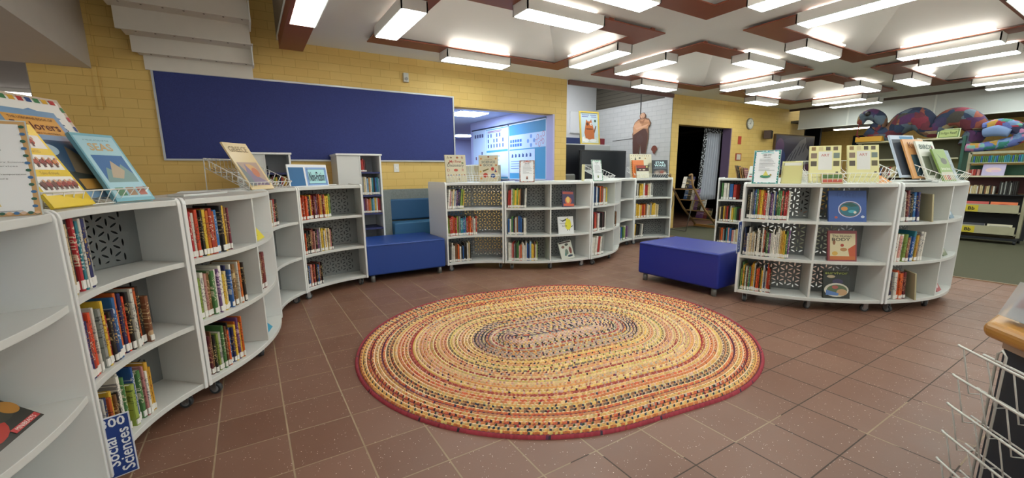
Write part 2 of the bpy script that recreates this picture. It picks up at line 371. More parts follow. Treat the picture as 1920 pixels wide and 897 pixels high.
# ---- classroom behind the pass-through opening
bm = bmesh.new(); box(bm, 4.67, 6.29, 0, 4.80, 9.3, 2.45); box(bm, 4.67, 9.3, 0, 7.5, 9.4, 2.45); box(bm, -.5, 14, 0, 9, 14.1, 2.6); box(bm, -.5, 6.29, 0, -.4, 14, 2.6)
struct('wall_classroom', bm, mat('#c2c6ee', .7, name='pale_lilac_paint'))
bm = bmesh.new(); box(bm, -.5, 6.29, 2.42, 4.80, 14.1, 2.46); box(bm, 4.80, 9.35, 2.42, 9, 14.1, 2.46); struct('ceiling_classroom', bm, mat('#aab6e0', .8, noise=.03, name='cool_ceiling'))
e = empty('ceiling_light', (6.2, 7.2, 3.42)); bm = bmesh.new(); box(bm, -.6, -.3, 0, .6, .3, .02); finish(bm, 'diffuser', emis('#f2f6ff', 9, 'added_recess_lamp'), e)  # unseen lamp added to brighten the recess wall and its cut-out figure
bm = bmesh.new(); box(bm, -.62, -.32, .02, .62, .32, .08); finish(bm, 'housing', M_HOUS, e); tag(e, 'unseen added lamp high inside the brick recess, hidden behind its brown beam', 'ceiling light')
M_COOL = emis('#c4dcff', 20, 'cool_panel_light')
for k, (x, y) in enumerate(((3.85, 7.85), (5.9, 12.4), (2.0, 10.5), (1.8, 7.6))):
    e = empty('ceiling_panel_light', (x, y, 2.40)); bm = bmesh.new(); box(bm, -.3, -.3, 0, .3, .3, .01); finish(bm, 'diffuser', M_COOL, e)
    bm = bmesh.new(); box(bm, -.31, -.31, .01, .31, .31, .02); finish(bm, 'frame', M_HOUS, e)
    tag(e, 'square cool white ceiling panel in the classroom, %s' % ['nearest the opening', 'the far one seen beyond the display wall', 'deep on the left', 'just left of the opening'][k], 'ceiling light')
# pinboards along the classroom wall
def wallboard(y0, y1, z0, z1, col, label, marks, name='pinboard', cat='pinboard', frame='#dfe6ee'):
    e = empty(name, (4.668, (y0 + y1) / 2, z0), -math.pi / 2); W, H = y1 - y0, z1 - z0
    bm = bmesh.new(); box(bm, -W / 2, -.012, 0, W / 2, 0, H); finish(bm, 'board', mat(col, .6), e)
    if frame:
        bm = bmesh.new()
        for a in ((-W / 2, 0, W / 2, .018), (-W / 2, H - .018, W / 2, H), (-W / 2, 0, -W / 2 + .018, H), (W / 2 - .018, 0, W / 2, H)): box(bm, a[0], -.02, a[1], a[2], -.012, a[3])
        finish(bm, 'frame', mat(frame, .4), e)
    if marks: art_part(marks, e, W, H, 'papers', y=-.014)
    return tag(e, label, cat)
# with rz=-90 the board's local +x runs towards the viewer's right (decreasing y)
BL = '#4f9cc4'; PW = '#cfe0f6'
wallboard(6.32, 7.62, 1.12, 2.215, BL, 'teal pinboard with circle chart nearest the opening, right on the classroom wall',
    [('r', .0, .55, .985, .80, PW)] + [('e', .62 + .08 * math.cos(a * 1.57), .67 + .075 * math.sin(a * 1.57), .03, .035, '#7ba0d8') for a in range(4)] +
    [(('e'), x, y, .027, .045, c) for x, y in ((.75, .64), (.79, .72), (.83, .6), (.87, .69), (.92, .64), (.93, .76)) for c in ('#c9506c',)] +
    [(('e'), x, y, .021, .036, PW) for x, y in ((.75, .64), (.79, .72), (.83, .6), (.87, .69), (.92, .64), (.93, .76))] +
    [('r', .04 + .07 * i, .67 - .075 * j, .09 + .07 * i, .72 - .075 * j, '#4774c8') for i in range(5) for j in range(2)] +
    [('r', .02, .12, .72, .53, PW)] + [('p', [(.08 + .1 * i, .40), (.13 + .1 * i, .40), (.13 + .1 * i, .45), (.09 + .1 * i, .47)], '#324e86') for i in range(6)] + lines(.06, .5, .2, .33, 4, '#6c86bb'))
wallboard(7.64, 8.62, 1.12, 2.215, BL, 'teal pinboard with white letter sheets in the middle of the classroom wall',
    [('r', .03, .57, .97, .97, PW), ('r', .03, .05, .97, .53, PW)] + [('r', .1 + .13 * i, .62 + .1 * j, .15 + .13 * i, .69 + .1 * j, '#3d568e') for i in range(6) for j in range(3) if (i * j) % 3 != 1] + lines(.1, .8, .92, .94, 2, '#a0607e') + lines(.1, .7, .3, .45, 3, '#5571a8'))
wallboard(8.66, 9.25, 1.12, 2.215, PW, 'white paper display with small letters at the far end of the classroom wall',
    [('r', .15 + .2 * i, .85, .28 + .2 * i, .92, '#4a4f7e') for i in range(4)] + [('r', .7, .5, .8, .56, '#4a4f7e'), ('r', .2, .4, .3, .46, '#7e4a6e')], frame=None)
bm = bmesh.new(); box(bm, 4.645, 6.3, 2.225, 4.67, 9.3, 2.245); struct('trim_%d' % tn, bm, mat('#2a3145', .5, name='dark_rail')); tn += 1
e = empty('classroom_cupboard', (4.2, 8.6, 0), -math.pi / 2); bm = bmesh.new(); box(bm, -.9, -.3, 0, .9, .3, 1.42); finish(bm, 'body', mat('#c9b98a', .5), e, bevel=.004)
bm = bmesh.new(); box(bm, -.88, -.315, .05, -.01, -.3, 1.4); finish(bm, 'door', mat('#cdbd8e', .5), e); bm = bmesh.new(); box(bm, .01, -.315, .05, .88, -.3, 1.4); finish(bm, 'door', mat('#cdbd8e', .5), e)
tag(e, 'beige cupboard against the classroom display wall, seen through the opening', 'cupboard')
e = empty('shelf_stack', (4.0, 11.2, 0)); bm = bmesh.new(); box(bm, -.5, -.2, 0, .5, .2, 1.9); finish(bm, 'body', mat('#d7dff0', .5), e)
bm = bmesh.new()
for k in range(5): box(bm, -.44, -.21, .9 + k * .19, .1, -.2, 1.03 + k * .19)
finish(bm, 'trays', mat('#6f9fd8', .5), e); tag(e, 'pale tray cabinet far back in the classroom, behind the dictionary basket', 'cabinet')

# ---- right side: bulkhead, far wall
bm = bmesh.new(); box(bm, 12.6, -4, 2.33, 12.66, 5.86, 2.83); struct('wall_bulkhead', bm, mat('#c5c6c3', .6, noise=.04, nscale=2, name='bulkhead_panel'))
bm = bmesh.new()
for y in (4.75, 3.2, 1.65, .1): box(bm, 12.585, y, 2.33, 12.6, y + .03, 2.83)
box(bm, 12.58, -4, 2.31, 12.7, 5.86, 2.33); struct('trim_%d' % tn, bm, mat('#dcdcd8', .5, name='bulkhead_trim')); tn += 1
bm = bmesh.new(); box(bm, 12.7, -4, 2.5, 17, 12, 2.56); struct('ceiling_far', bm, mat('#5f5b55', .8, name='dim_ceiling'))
bm = bmesh.new(); box(bm, 16.5, -4, 0, 16.6, 12, 2.6); box(bm, 13.55, 8.0, 0, 16.5, 8.1, 2.6); struct('wall_right', bm, M_YBY)
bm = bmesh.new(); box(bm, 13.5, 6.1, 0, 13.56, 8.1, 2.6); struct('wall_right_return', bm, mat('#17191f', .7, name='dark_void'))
e = empty('ceiling_light', (15.0, 5.2, 2.40)); bm = bmesh.new(); box(bm, -.1, -.75, 0, .1, .75, .02); finish(bm, 'diffuser', emis('#fff6de', 7, 'warm_tube'), e)
bm = bmesh.new(); box(bm, -.12, -.77, .02, .12, .77, .09); finish(bm, 'housing', M_HOUS, e); tag(e, 'long warm ceiling light beyond the white bulkhead, left of the patchwork snake', 'ceiling light')
bm = bmesh.new(); box(bm, 16.42, 5.0, .9, 16.5, 6.0, 2.3); struct('window_1', bm, mat('#202a33', .2, name='dark_glass'))

# ---- stairs going up over the noticeboard (stepped underside)
e = empty('staircase', (0, 6.08, 2.37)); bm = bmesh.new()
st = [(6.08, 2.374, 2.527, -.80), (5.94, 2.527, 2.68, -.865), (5.71, 2.68, 2.875, -.93), (5.50, 2.875, 3.06, -1.02), (5.27, 3.06, 3.25, -1.1), (5.04, 3.25, 3.44, -1.18), (4.81, 3.44, 3.63, -1.2), (4.58, 3.63, 3.82, -1.2), (4.35, 3.82, 4.0, -1.2)]
XR = .185; prev = None
for i, (y, z0, z1, xl) in enumerate(st):
    yn = st[i + 1][0] if i + 1 < len(st) else y - .23
    box(bm, xl, y - .012, z0 - (.018 if i else 0), XR, y + .012, z1, M=Matrix.Translation((0, -6.08, -2.37)))
    box(bm, xl - .03, yn, z1 - .012, XR + .02, y + .012, z1, M=Matrix.Translation((0, -6.08, -2.37)))
finish(bm, 'steps', mat('#dbd6cc', .6, noise=.05, name='stair_soffit'), e)
bm = bmesh.new()
for i in (0, 1, 2, 3):
    y, z0, z1, xl = st[i]
    for k in range(7): cyl(bm, (xl + .08 + k * (XR - xl - .14) / 6, st[i + 1][0] - 6.08 + .035, z1 - 2.37 - .02), .008, .01, 'z', 8)
finish(bm, 'bolt_heads', mat('#8d857a', .5), e)
bm = bmesh.new(); box(bm, XR, -.3, .10, XR + .012, -.10, .3); box(bm, XR, -.75, .42, XR + .012, -.40, .62); finish(bm, 'end_plate', mat('#e2e2df', .5), e)
tag(e, 'white stepped underside of a staircase rising above the blue noticeboard', 'staircase')
# small wall things
def wall_plate(name, x, z, w_, h_, d, col, label, cat, y=6.1):
    e = empty(name, (x, y, z)); bm = bmesh.new(); box(bm, -w_ / 2, -d, 0, w_ / 2, 0, h_); finish(bm, 'body', mat(col, .4), e, bevel=.004); return tag(e, label, cat)
e = wall_plate('light_switch', 1.83, 1.28, .075, .12, .012, '#e4e2dc', 'white switch plate on yellow bricks above the blue booth seat', 'switch')
bm = bmesh.new(); box(bm, -.012, -.018, .045, .012, -.012, .075); finish(bm, 'rocker', mat('#f4f2ee', .4), e)
e = wall_plate('motion_sensor', 2.03, 2.52, .07, .12, .05, '#c9c9c2', 'small grey motion sensor high on the yellow wall under the ceiling', 'sensor')
bm = bmesh.new(); cyl(bm, (0, -.05, .04), .022, -.012, 'y'); finish(bm, 'lens', mat('#8f8f8a', .3), e)
# noticeboard
e = empty('noticeboard', (0.995, 6.1, 1.448)); W, H = 3.47, .92
m, g = newmat('navy_felt', .9); n = g.noise(g.coord(), 120, 3); g.l.new(g.mix(n, lin('#2b3368'), lin('#3c4787')), g.b.inputs['Base Color']); g.bump(n, .2, .003)
bm = bmesh.new(); box(bm, -W / 2, -.02, 0, W / 2, -.002, H); finish(bm, 'felt_panel', m, e)
bm = bmesh.new(); t = .02
for a in ((-W / 2 - t, -t, W / 2 + t, 0), (-W / 2 - t, H, W / 2 + t, H + t), (-W / 2 - t, 0, -W / 2, H), (W / 2, 0, W / 2 + t, H)): box(bm, a[0], -.03, a[1], a[2], -.002, a[3])
finish(bm, 'frame', mat('#b9bcc0', .35, .3, name='aluminium'), e)
tag(e, 'long navy blue felt noticeboard with thin silver frame on the yellow wall', 'noticeboard')

# ================================================================== RUG
def make_rug():
    HL = [.3]
    e_ang = R(-8); cx, cy = 1.985, 2.53; hl = .25; NR = 46; wr = 1.285 / NR
    bm = bmesh.new(); cl = bm.loops.layers.float_color.new('Col'); r = random.Random(3)
    core = ['#cdb195', '#bda38c', '#d9b3a0', '#c79a8a', '#b8a898']; mid = ['#e4bc6c', '#dfa25e', '#e8cb8e', '#d99a6c', '#dcb884', '#d9c070']; out = ['#d28452', '#dcae6a', '#cf9468', '#c9b884', '#d9704a', '#e0bf86']
    dcore = ['#34303e', '#5a3038', '#3f4a5e', '#2e2a30', '#6a4a60']; dmid = ['#8a5a30', '#a8522e', '#5f4030', '#7c6a3a', '#b06a5a', '#6a2f3a']; dout = ['#7c2230', '#3a2630', '#a83038', '#3c4c3c', '#5a2a48', '#8a3a2a', '#2e3c50']
    mid_all = core + mid + out
    def ringcol(i):
        f = i / NR
        L_, D_ = (core, dcore) if f < .30 else (mid, dmid) if f < .66 else (out, dout)
        if f > .97: return ['#9c3440', '#b04a48', '#4a2430', '#6c2a34']
        if f > .12 and r.random() < .26: return [r.choice(['#b8603c', '#a85044', '#9a6a48', '#c4703c', '#8a4a5a', '#a8824a', '#7c6a5a']), r.choice(L_), r.choice(D_), r.choice(D_ + L_)]
        cord = r.choice(['#e2b89c', '#e6c4a0', '#dca890', '#e8cfa4', '#e2b89c', r.choice(D_)]) if f > .3 else r.choice(['#e0bca8', '#d9b8a8'] + D_ * 1)
        return [r.choice(L_), r.choice(L_ + mid), r.choice(D_), cord]
    def pos(rad, t):        # point on stadium outline at arc fraction t
        hl = HL[0]; P = 4 * hl + 2 * math.pi * rad; s_ = t * P
        if s_ < 2 * hl: return (-hl + s_, -rad)
        s_ -= 2 * hl
        if s_ < math.pi * rad: a = -math.pi / 2 + s_ / max(rad, 1e-6); return (hl + rad * math.cos(a), rad * math.sin(a))
        s_ -= math.pi * rad
        if s_ < 2 * hl: return (hl - s_, rad)
        s_ -= 2 * hl; a = math.pi / 2 + s_ / max(rad, 1e-6); return (-hl + rad * math.cos(a), rad * math.sin(a))
    ca, sa = math.cos(e_ang), math.sin(e_ang)
    for i in range(NR):
        r0, r1 = i * wr, (i + 1) * wr; rm = (r0 + r1) / 2; HL[0] = .34 - .10 * i / NR; sh = r.randrange(4); typ = r.choice((0, 1, 1, 2))
        N = max(40, int((4 * .3 + 2 * math.pi * rm) / .0125)) // 2 * 2
        cols = [lin(c) for c in ringcol(i)]; ph = r.random() * 6; prof = [(r0 + wr * .02, .001), (r0 + wr * .16, .012), (r0 + wr * .34, .009), (r0 + wr * .66, .017), (r1 - wr * .03, .001)]
        rows = []
        for k in range(N):
            t = k / N; row = []
            for q, (rad, z) in enumerate(prof):
                x, y = pos(rad, t + (.25 / N if q in (1, 3) else 0)); zz = z + (.003 if (k + (q > 2)) % 2 else -.001) * (q in (1, 2, 3))
                row.append(bm.verts.new((x * ca - y * sa, x * sa + y * ca, zz)))
            rows.append(row)
        drift = [r.choice(mid_all) for _ in range(7)]
        for k in range(N):
            A, B = rows[k], rows[(k + 1) % N]; sect = int(6 * k / N)
            for q in range(4):
                f = bm.faces.new((A[q], A[q + 1], B[q + 1], B[q])); f.smooth = True
                if q < 2: c = cols[3]
                else:
                    ph_ = (k + sh + int(ph) * (k // 60)) % 4; c = cols[2] if typ and ((ph_ == 0 and q == 2) or (typ == 2 and ph_ == 1 and q == 3)) else (cols[1] if ph_ == 2 and i / NR < .97 else cols[0])
                    if (c is cols[1] and r.random() < .5) or (c is cols[0] and i / NR < .97 and r.random() < .14): c = lin(drift[min(6, int(7 * k / N))])
                    if r.random() < .03: c = lin(r.choice(dout + dcore))
                j = r.uniform(.85, 1.15)
                for L in f.loops: L[cl] = (c[0] * j, c[1] * j, c[2] * j, 1)
    m, g = newmat('braided_jute', .9); at = g.new('ShaderNodeVertexColor', layer_name='Col'); g.l.new(at.outputs[0], g.b.inputs['Base Color'])
    o = finish(bm, 'braided_rug', m, normals=False); o.location = (cx, cy, 0)
    tag(o, 'large oval braided rug of orange, yellow, red and purple rings on the tiles', 'rug')
make_rug()

# ================================================================== CURVED BOOKCASES
RI, RO, RM, HA = .95, 1.53, 1.24, 22.5
LV = [.812, .462, .12]          # top faces of upper, middle and bottom shelf
def slot_material():
    m, g = newmat('perforated_grey_panel', .45); g.b.inputs['Base Color'].default_value = lin('#7b7e7e')
    uv = g.sep(g.coord('UV')); u, v = uv[0], uv[1]; S_ = .074; H3 = S_ * math.sqrt(3)
    tot = None
    for k in range(3):
        a = R(90 + 60 * k); ca, sa = math.cos(a), math.sin(a)
        p = g.math('ADD', g.math('MULTIPLY', u, ca), g.math('MULTIPLY', v, sa)); q = g.math('SUBTRACT', g.math('MULTIPLY', v, ca), g.math('MULTIPLY', u, sa))
        for (ox, oy) in ((S_ / 2, 0), (0, H3 / 2)):
            px = g.math('SUBTRACT', g.math('FRACT', g.math('ADD', g.math('DIVIDE', g.math('ADD', p, -ox), S_), 100.5)), .5)
            qy = g.math('SUBTRACT', g.math('FRACT', g.math('ADD', g.math('DIVIDE', g.math('ADD', q, -oy), H3), 100.5)), .5)
            d = g.math('ADD', g.math('POWER', g.math('ABSOLUTE', g.math('DIVIDE', g.math('MULTIPLY', px, S_), .0195)), 2.0), g.math('POWER', g.math('ABSOLUTE', g.math('DIVIDE', g.math('MULTIPLY', qy, H3), .0056)), 2.0))
            hsl = g.math('LESS_THAN', d, 1.0); tot = hsl if tot is None else g.math('MAXIMUM', tot, hsl)
    # solid margin around every panel field (second uv layer holds 0..1 per field)
    f2 = g.new('ShaderNodeUVMap', uv_map='Field'); fs = g.sep(f2.outputs[0])
    inside = g.math('MULTIPLY', g.math('LESS_THAN', g.math('ABSOLUTE', g.math('SUBTRACT', fs[0], .5)), .43), g.math('LESS_THAN', g.math('ABSOLUTE', g.math('SUBTRACT', fs[1], .5)), .43))
    hole = g.math('MULTIPLY', tot, inside); g.l.new(g.math('SUBTRACT', 1.0, hole), g.b.inputs['Alpha'])
    return m
M_SLOT = slot_material()
def perf_panel(parent):
    me_bm = bmesh.new(); uv = me_bm.loops.layers.uv.new('UVMap'); uf = me_bm.loops.layers.uv.new('Field'); n = 20
    for (z0, z1) in ((.12, .435), (.462, .785), (.812, 1.11)):
        for i in range(n):
            a0, a1 = R(-HA + .8 + (2 * HA - 1.6) * i / n), R(-HA + .8 + (2 * HA - 1.6) * (i + 1) / n)
            for off in (-.001, .001):
                v = [me_bm.verts.new(((RM + off) * math.cos(a) - RM, (RM + off) * math.sin(a), z)) for a, z in ((a0, z0), (a1, z0), (a1, z1), (a0, z1))]
                f = me_bm.faces.new(v if off > 0 else v[::-1]); f.smooth = True
                for L in f.loops:
                    a = math.atan2(L.vert.co.y, L.vert.co.x + RM); L[uv].uv = (a * RM, L.vert.co.z)
                    L[uf].uv = (((a + R(HA)) / R(2 * HA) - .5) * 1.05 + .5, (L.vert.co.z - z0) / (z1 - z0))
    return finish(me_bm, 'perforated_back', M_SLOT, parent, normals=False)
def caster_mesh():
    bm = bmesh.new(); box(bm, -.022, -.022, .082, .022, .022, .09); box(bm, -.02, -.004, .03, -.016, .03, .085); box(bm, .016, -.004, .03, .02, .03, .085); cyl(bm, (-.021, .018, .03), .008, .042, 'x', 10)
    me = bpy.data.meshes.new('caster'); bmesh.ops.recalc_face_normals(bm, faces=bm.faces); bm.to_mesh(me); bm.free(); me.materials.append(M_CHROME)
    bm = bmesh.new(); cyl(bm, (-.013, .018, .031), .031, .026, 'x', 24, 0); cyl(bm, (-.0145, .018, .031), .02, .029, 'x', 20, 1)
    mw = bpy.data.meshes.new('wheel'); bmesh.ops.recalc_face_normals(bm, faces=bm.faces); bm.to_mesh(mw); bm.free(); mw.materials.append(M_RUBBER); mw.materials.append(mat('#8f9498', .5))
    return me, mw
ME_CAST, ME_WHEEL = caster_mesh()
def make_case():
    e = empty('curved_bookcase', (0, 0, 0))
    for sgn in (-1, 1):
        bm = bmesh.new(); rr = .035
        prof = [(RI, .09), (RO, .09)] + [(RO - rr + rr * math.cos(R(a)), 1.15 - rr + rr * math.sin(R(a))) for a in (0, 30, 60, 90)] + [(RI + rr + rr * math.cos(R(a)), 1.15 - rr + rr * math.sin(R(a))) for a in (90, 120, 150, 180)]
        M = Matrix.Translation((-RM, 0, 0)) @ Matrix.Rotation(R(sgn * HA), 4, 'Z')
        prism(bm, prof, (-.020 if sgn > 0 else 0), (0 if sgn > 0 else .020), 0, 'y', M)
        finish(bm, 'side_panel', M_EDGE, e, bevel=.003)
    bm = bmesh.new(); sector(bm, RI + .006, RO - .006, -HA + .8, HA - .8, 1.108, 1.138, 24, RM); finish(bm, 'top_board', M_WHITE, e, bevel=.003)
    bm = bmesh.new(); sector(bm, RI + .01, RO - .008, -HA + .8, HA - .8, .09, .12, 24, RM); finish(bm, 'base_board', M_WHITE, e, bevel=.003)
    for z in (LV[0], LV[1]):
        bm = bmesh.new(); sector(bm, RI + .014, RM - .012, -HA + .8, HA - .8, z - .027, z, 20, RM); finish(bm, 'shelf', M_WHITE, e, bevel=.002)
        bm = bmesh.new(); sector(bm, RM + .012, RO - .012, -HA + .7, HA - .7, z - .027, z, 20, RM); finish(bm, 'shelf', M_WHITE, e, bevel=.002)
    perf_panel(e)
    bm = bmesh.new(); box(bm, .012, -.009, .12, RO - RM - .012, .009, 1.108); finish(bm, 'divider', M_WHITE, e, bevel=.002)
    bm = bmesh.new(); sector(bm, RM - .05, RM + .05, -12, 12, 1.138, 1.152, 12, RM); finish(bm, 'top_rail', M_WHITE, e, bevel=.004)
    for r_, a in ((RI + .07, -19), (RI + .07, 19), (RO - .07, -19.5), (RO - .07, 19.5), (RO - .07, 0)):
        c = link('caster', ME_CAST, e); c.location = (r_ * math.cos(R(a)) - RM, r_ * math.sin(R(a)), 0); c.rotation_euler = (0, 0, R(a * 7 + 40)); wv = link('wheel', ME_WHEEL, c)
    return e
CASES = {}
def chain(p0, items, gap=.012):
    px, py = p0
    for n, kind, ang in items:
        L = 2 * (RI if kind == 'cc' else RO) * math.sin(R(22.5)); d = Vector((math.cos(R(ang)), math.sin(R(ang)))); nn = Vector((-d.y, d.x))
        p = Vector((px, py)); q = p + d * L; mid = (p + q) / 2
        if kind == 'cc': o = mid - nn * RI * .92388 + nn * RM; rot = ang + 90
        else: o = mid + nn * RO * .92388 - nn * RM; rot = ang - 90
        CASES[n] = [kind, o, rot]; px, py = q + d * gap
dA = Vector((math.cos(R(68.5)), math.sin(R(68.5))))
chain((-.572, 2.085), [('B', 'cc', 68.5), ('C', 'cx', 68.5), ('D', 'cc', 68.5), ('E', 'cc', 24.5)])
chain(tuple(Vector((-.572, 2.085)) - dA * 1.183), [('A', 'cx', 68.5)])
chain((2.072, 4.922), [('F', 'cc', -22), ('G', 'cx', -22), ('H', 'cx', 26), ('I', 'cc', 25), ('J', 'cc', -16)])
chain((3.933, 2.243), [('K', 'cx', -52.8), ('L', 'cx', -7.5)])
chain((6.30, 4.0), [('M', 'cc', -88)])
UN = {'A': 'bookcase at the left edge', 'B': 'nearest full left bookcase', 'C': 'bulging left bookcase', 'D': 'narrow-looking left bookcase', 'E': 'bookcase under the Non-Fiction sign',
      'F': 'bookcase under the dictionary', 'G': 'bookcase under the red-bordered card', 'H': 'bookcase with the narrow green card', 'I': 'empty-topped inner bookcase', 'J': 'bookcase under the black film book',
      'K': 'large right bookcase', 'L': 'rounded end bookcase on the right', 'M': 'bookcase behind the right ottoman'}
UL = {'A': 'white curved bookcase cut off by the left edge, with the fruit book', 'B': 'white curved-in bookcase with the blue 300 Social Sciences sign', 'C': 'white bulging bookcase with yellow leaflet, left of the narrow concave one',
      'D': 'white concave bookcase, nearly empty, between bulging case and Non-Fiction sign', 'E': 'white concave bookcase standing under the blue Non-Fiction sign', 'F': 'white concave bookcase right of the left blue ottoman, under the dictionary basket',
      'G': 'white bulging bookcase with the white bird book in the middle', 'H': 'white bulging bookcase seen edge-on, green-bordered card on top', 'I': 'white concave bookcase, mostly empty, squeezed before the last far one',
      'J': 'white concave bookcase at the right end of the far row', 'K': 'large white bulging bookcase holding the human body book', 'L': 'white rounded end bookcase on the right with bird books on top', 'M': 'white bookcase half hidden behind the large right bookcase'}
proto = make_case(); CASE_OBJ = {}
for i, n in enumerate(CASES):
    k, o, rot = CASES[n]; c = proto if i == 0 else copy_tree(proto); CASE_OBJ[n] = c
    c.location = (o.x, o.y, 0); c.rotation_euler = (0, 0, R(rot)); tag(c, UL[n], 'bookcase', 'curved white mobile bookcases')
for n in 'ABCDEGHIJM':          # dark grey sheets added behind the perforated backs so the slots look shaded
    k, o, rot = CASES[n]; sg = 1 if k == 'cc' else -1
    for (z0, z1) in ((.121, .434), (.463, .784), (.813, 1.107)):
        bm = bmesh.new(); sector(bm, RM + sg * .010 - .001, RM + sg * .010 + .001, -HA + 1, HA - 1, z0, z1, 20, RM)
        finish(bm, 'slot_shade_sheet', mat('#3b3f42', .6, name='slot_shade_grey'), CASE_OBJ[n])
def on_case(n, f, inset, z=1.138):
    """world point and heading on case n: f 0..1 left to right as seen, inset from the viewer-side edge"""
    k, o, rot = CASES[n]
    ph = HA - 2 * HA * f if k == 'cc' else -HA + 2 * HA * f; r = RI + inset if k == 'cc' else RO - inset
    x, y = r * math.cos(R(ph)) - RM, r * math.sin(R(ph)); a = R(rot)
    P = Vector((o.x + x * math.cos(a) - y * math.sin(a), o.y + x * math.sin(a) + y * math.cos(a), z))
    return P, R(rot + ph + (0 if k == 'cc' else 180) - 90)       # object's +y points away from the viewer

# ================================================================== BOOKS
PAL = {'r': ('#a8322b', 'red'), 'o': ('#cf5f2a', 'orange'), 'y': ('#d9b13a', 'yellow'), 'g': ('#4c7a45', 'green'), 'b': ('#2e5f9c', 'blue'), 'n': ('#27305a', 'navy'), 'k': ('#23211f', 'black'),
       'w': ('#d8d4c8', 'white'), 'c': ('#cdbb8e', 'cream'), 'p': ('#6a4676', 'purple'), 'm': ('#6d2c33', 'maroon'), 't': ('#2f8390', 'teal'), 's': ('#8b8d88', 'grey'), 'l': ('#86a9c4', 'pale blue'),
       'i': ('#c98d86', 'pink'), 'u': ('#7a5436', 'brown'), 'v': ('#8aa048', 'lime green'), 'j': ('#b98a45', 'ochre')}
ACC = {'r': '#e6d9c0', 'o': '#4a2a20', 'y': '#8c3b2a', 'g': '#e2dcc0', 'b': '#d9dfe6', 'n': '#c9a24a', 'k': '#c7b27a', 'w': '#6c6a70', 'c': '#6b4a34', 'p': '#dcc0d6', 'm': '#cfa67a', 't': '#e2e8e0', 's': '#3b3d40', 'l': '#36506e', 'i': '#7c3b44', 'u': '#d8bf90', 'v': '#3f4f26', 'j': '#4a3420'}
BM_ = {}
def book_mat(c):
    if c in BM_: return BM_[c]
    m, g = newmat('book_cloth_' + PAL[c][1].replace(' ', '_'), .42)
    info = g.new('ShaderNodeObjectInfo'); co = g.coord(); s = g.sep(co); rr = g.math('MULTIPLY', info.outputs['Random'], 57.0)
    v = g.comb(g.math('ADD', g.math('MULTIPLY', s[0], 2.2), rr), g.math('MULTIPLY', s[1], .4), g.math('MULTIPLY', s[2], 26.0))
    t = g.math('GREATER_THAN', g.noise(v, 1.0, 2), .56)
    win = g.math('LESS_THAN', g.math('ABSOLUTE', g.math('SUBTRACT', s[2], g.math('ADD', .52, g.math('MULTIPLY', info.outputs['Random'], .12)))), .27)
    v2 = g.comb(rr, g.math('MULTIPLY', s[1], 2.0), g.math('MULTIPLY', s[2], 3.0)); hue = g.noise(v2, 1.3, 2)
    c0 = g.mix(g.math('MULTIPLY', g.math('GREATER_THAN', hue, .66), .65), lin(PAL[c][0]), lin(ACC[c]))
    val = g.new('ShaderNodeHueSaturation'); g.l.new(c0, val.inputs['Color']); g.l.new(g.math('ADD', .75, g.math('MULTIPLY', info.outputs['Random'], .5)), val.inputs['Value'])
    g.l.new(g.math('ADD', .485, g.math('MULTIPLY', g.math('FRACT', rr), .03)), val.inputs['Hue'])
    g.l.new(g.mix(g.math('MULTIPLY', g.math('MULTIPLY', t, win), .8), val.outputs[0], lin(ACC[c])), g.b.inputs['Base Color'])
    BM_[c] = m; return m
def book_mesh(mi0=None, bm=None, M=None, cover=0, page=1):
    own = bm is None; bm = bm or bmesh.new(); M = M or Matrix()
    sp = [(-.5, .06), (-.44, .015), (-.2, 0), (.2, 0), (.44, .015), (.5, .06), (.42, .08), (-.42, .08)]
    prism(bm, sp, 0, 1, cover, 'z', M)
    box(bm, -.5, .06, 0, -.42, 1, 1, cover, M); box(bm, .42, .06, 0, .5, 1, 1, cover, M)
    box(bm, -.42, .05, .012, .42, .97, .985, page, M)
    if own:
        me = bpy.data.meshes.new('book'); bmesh.ops.recalc_face_normals(bm, faces=bm.faces); bm.to_mesh(me); bm.free(); return me
ME_BOOK = book_mesh(); ME_BOOK.materials.append(M_PAGE); ME_BOOK.materials.append(M_PAGE)
bm = bmesh.new(); box(bm, -.46, -.006, .03, .46, .03, .15); ME_LAB = bpy.data.meshes.new('spine_label'); bmesh.ops.recalc_face_normals(bm, faces=bm.faces); bm.to_mesh(ME_LAB); bm.free(); ME_LAB.materials.append(mat('#e8e6e0', .4, name='label_paper'))
LEVN = ['top', 'middle', 'bottom']
STUFF = {'bm': bmesh.new(), 'mats': [M_PAGE, mat('#e4e2dc', .5)]}
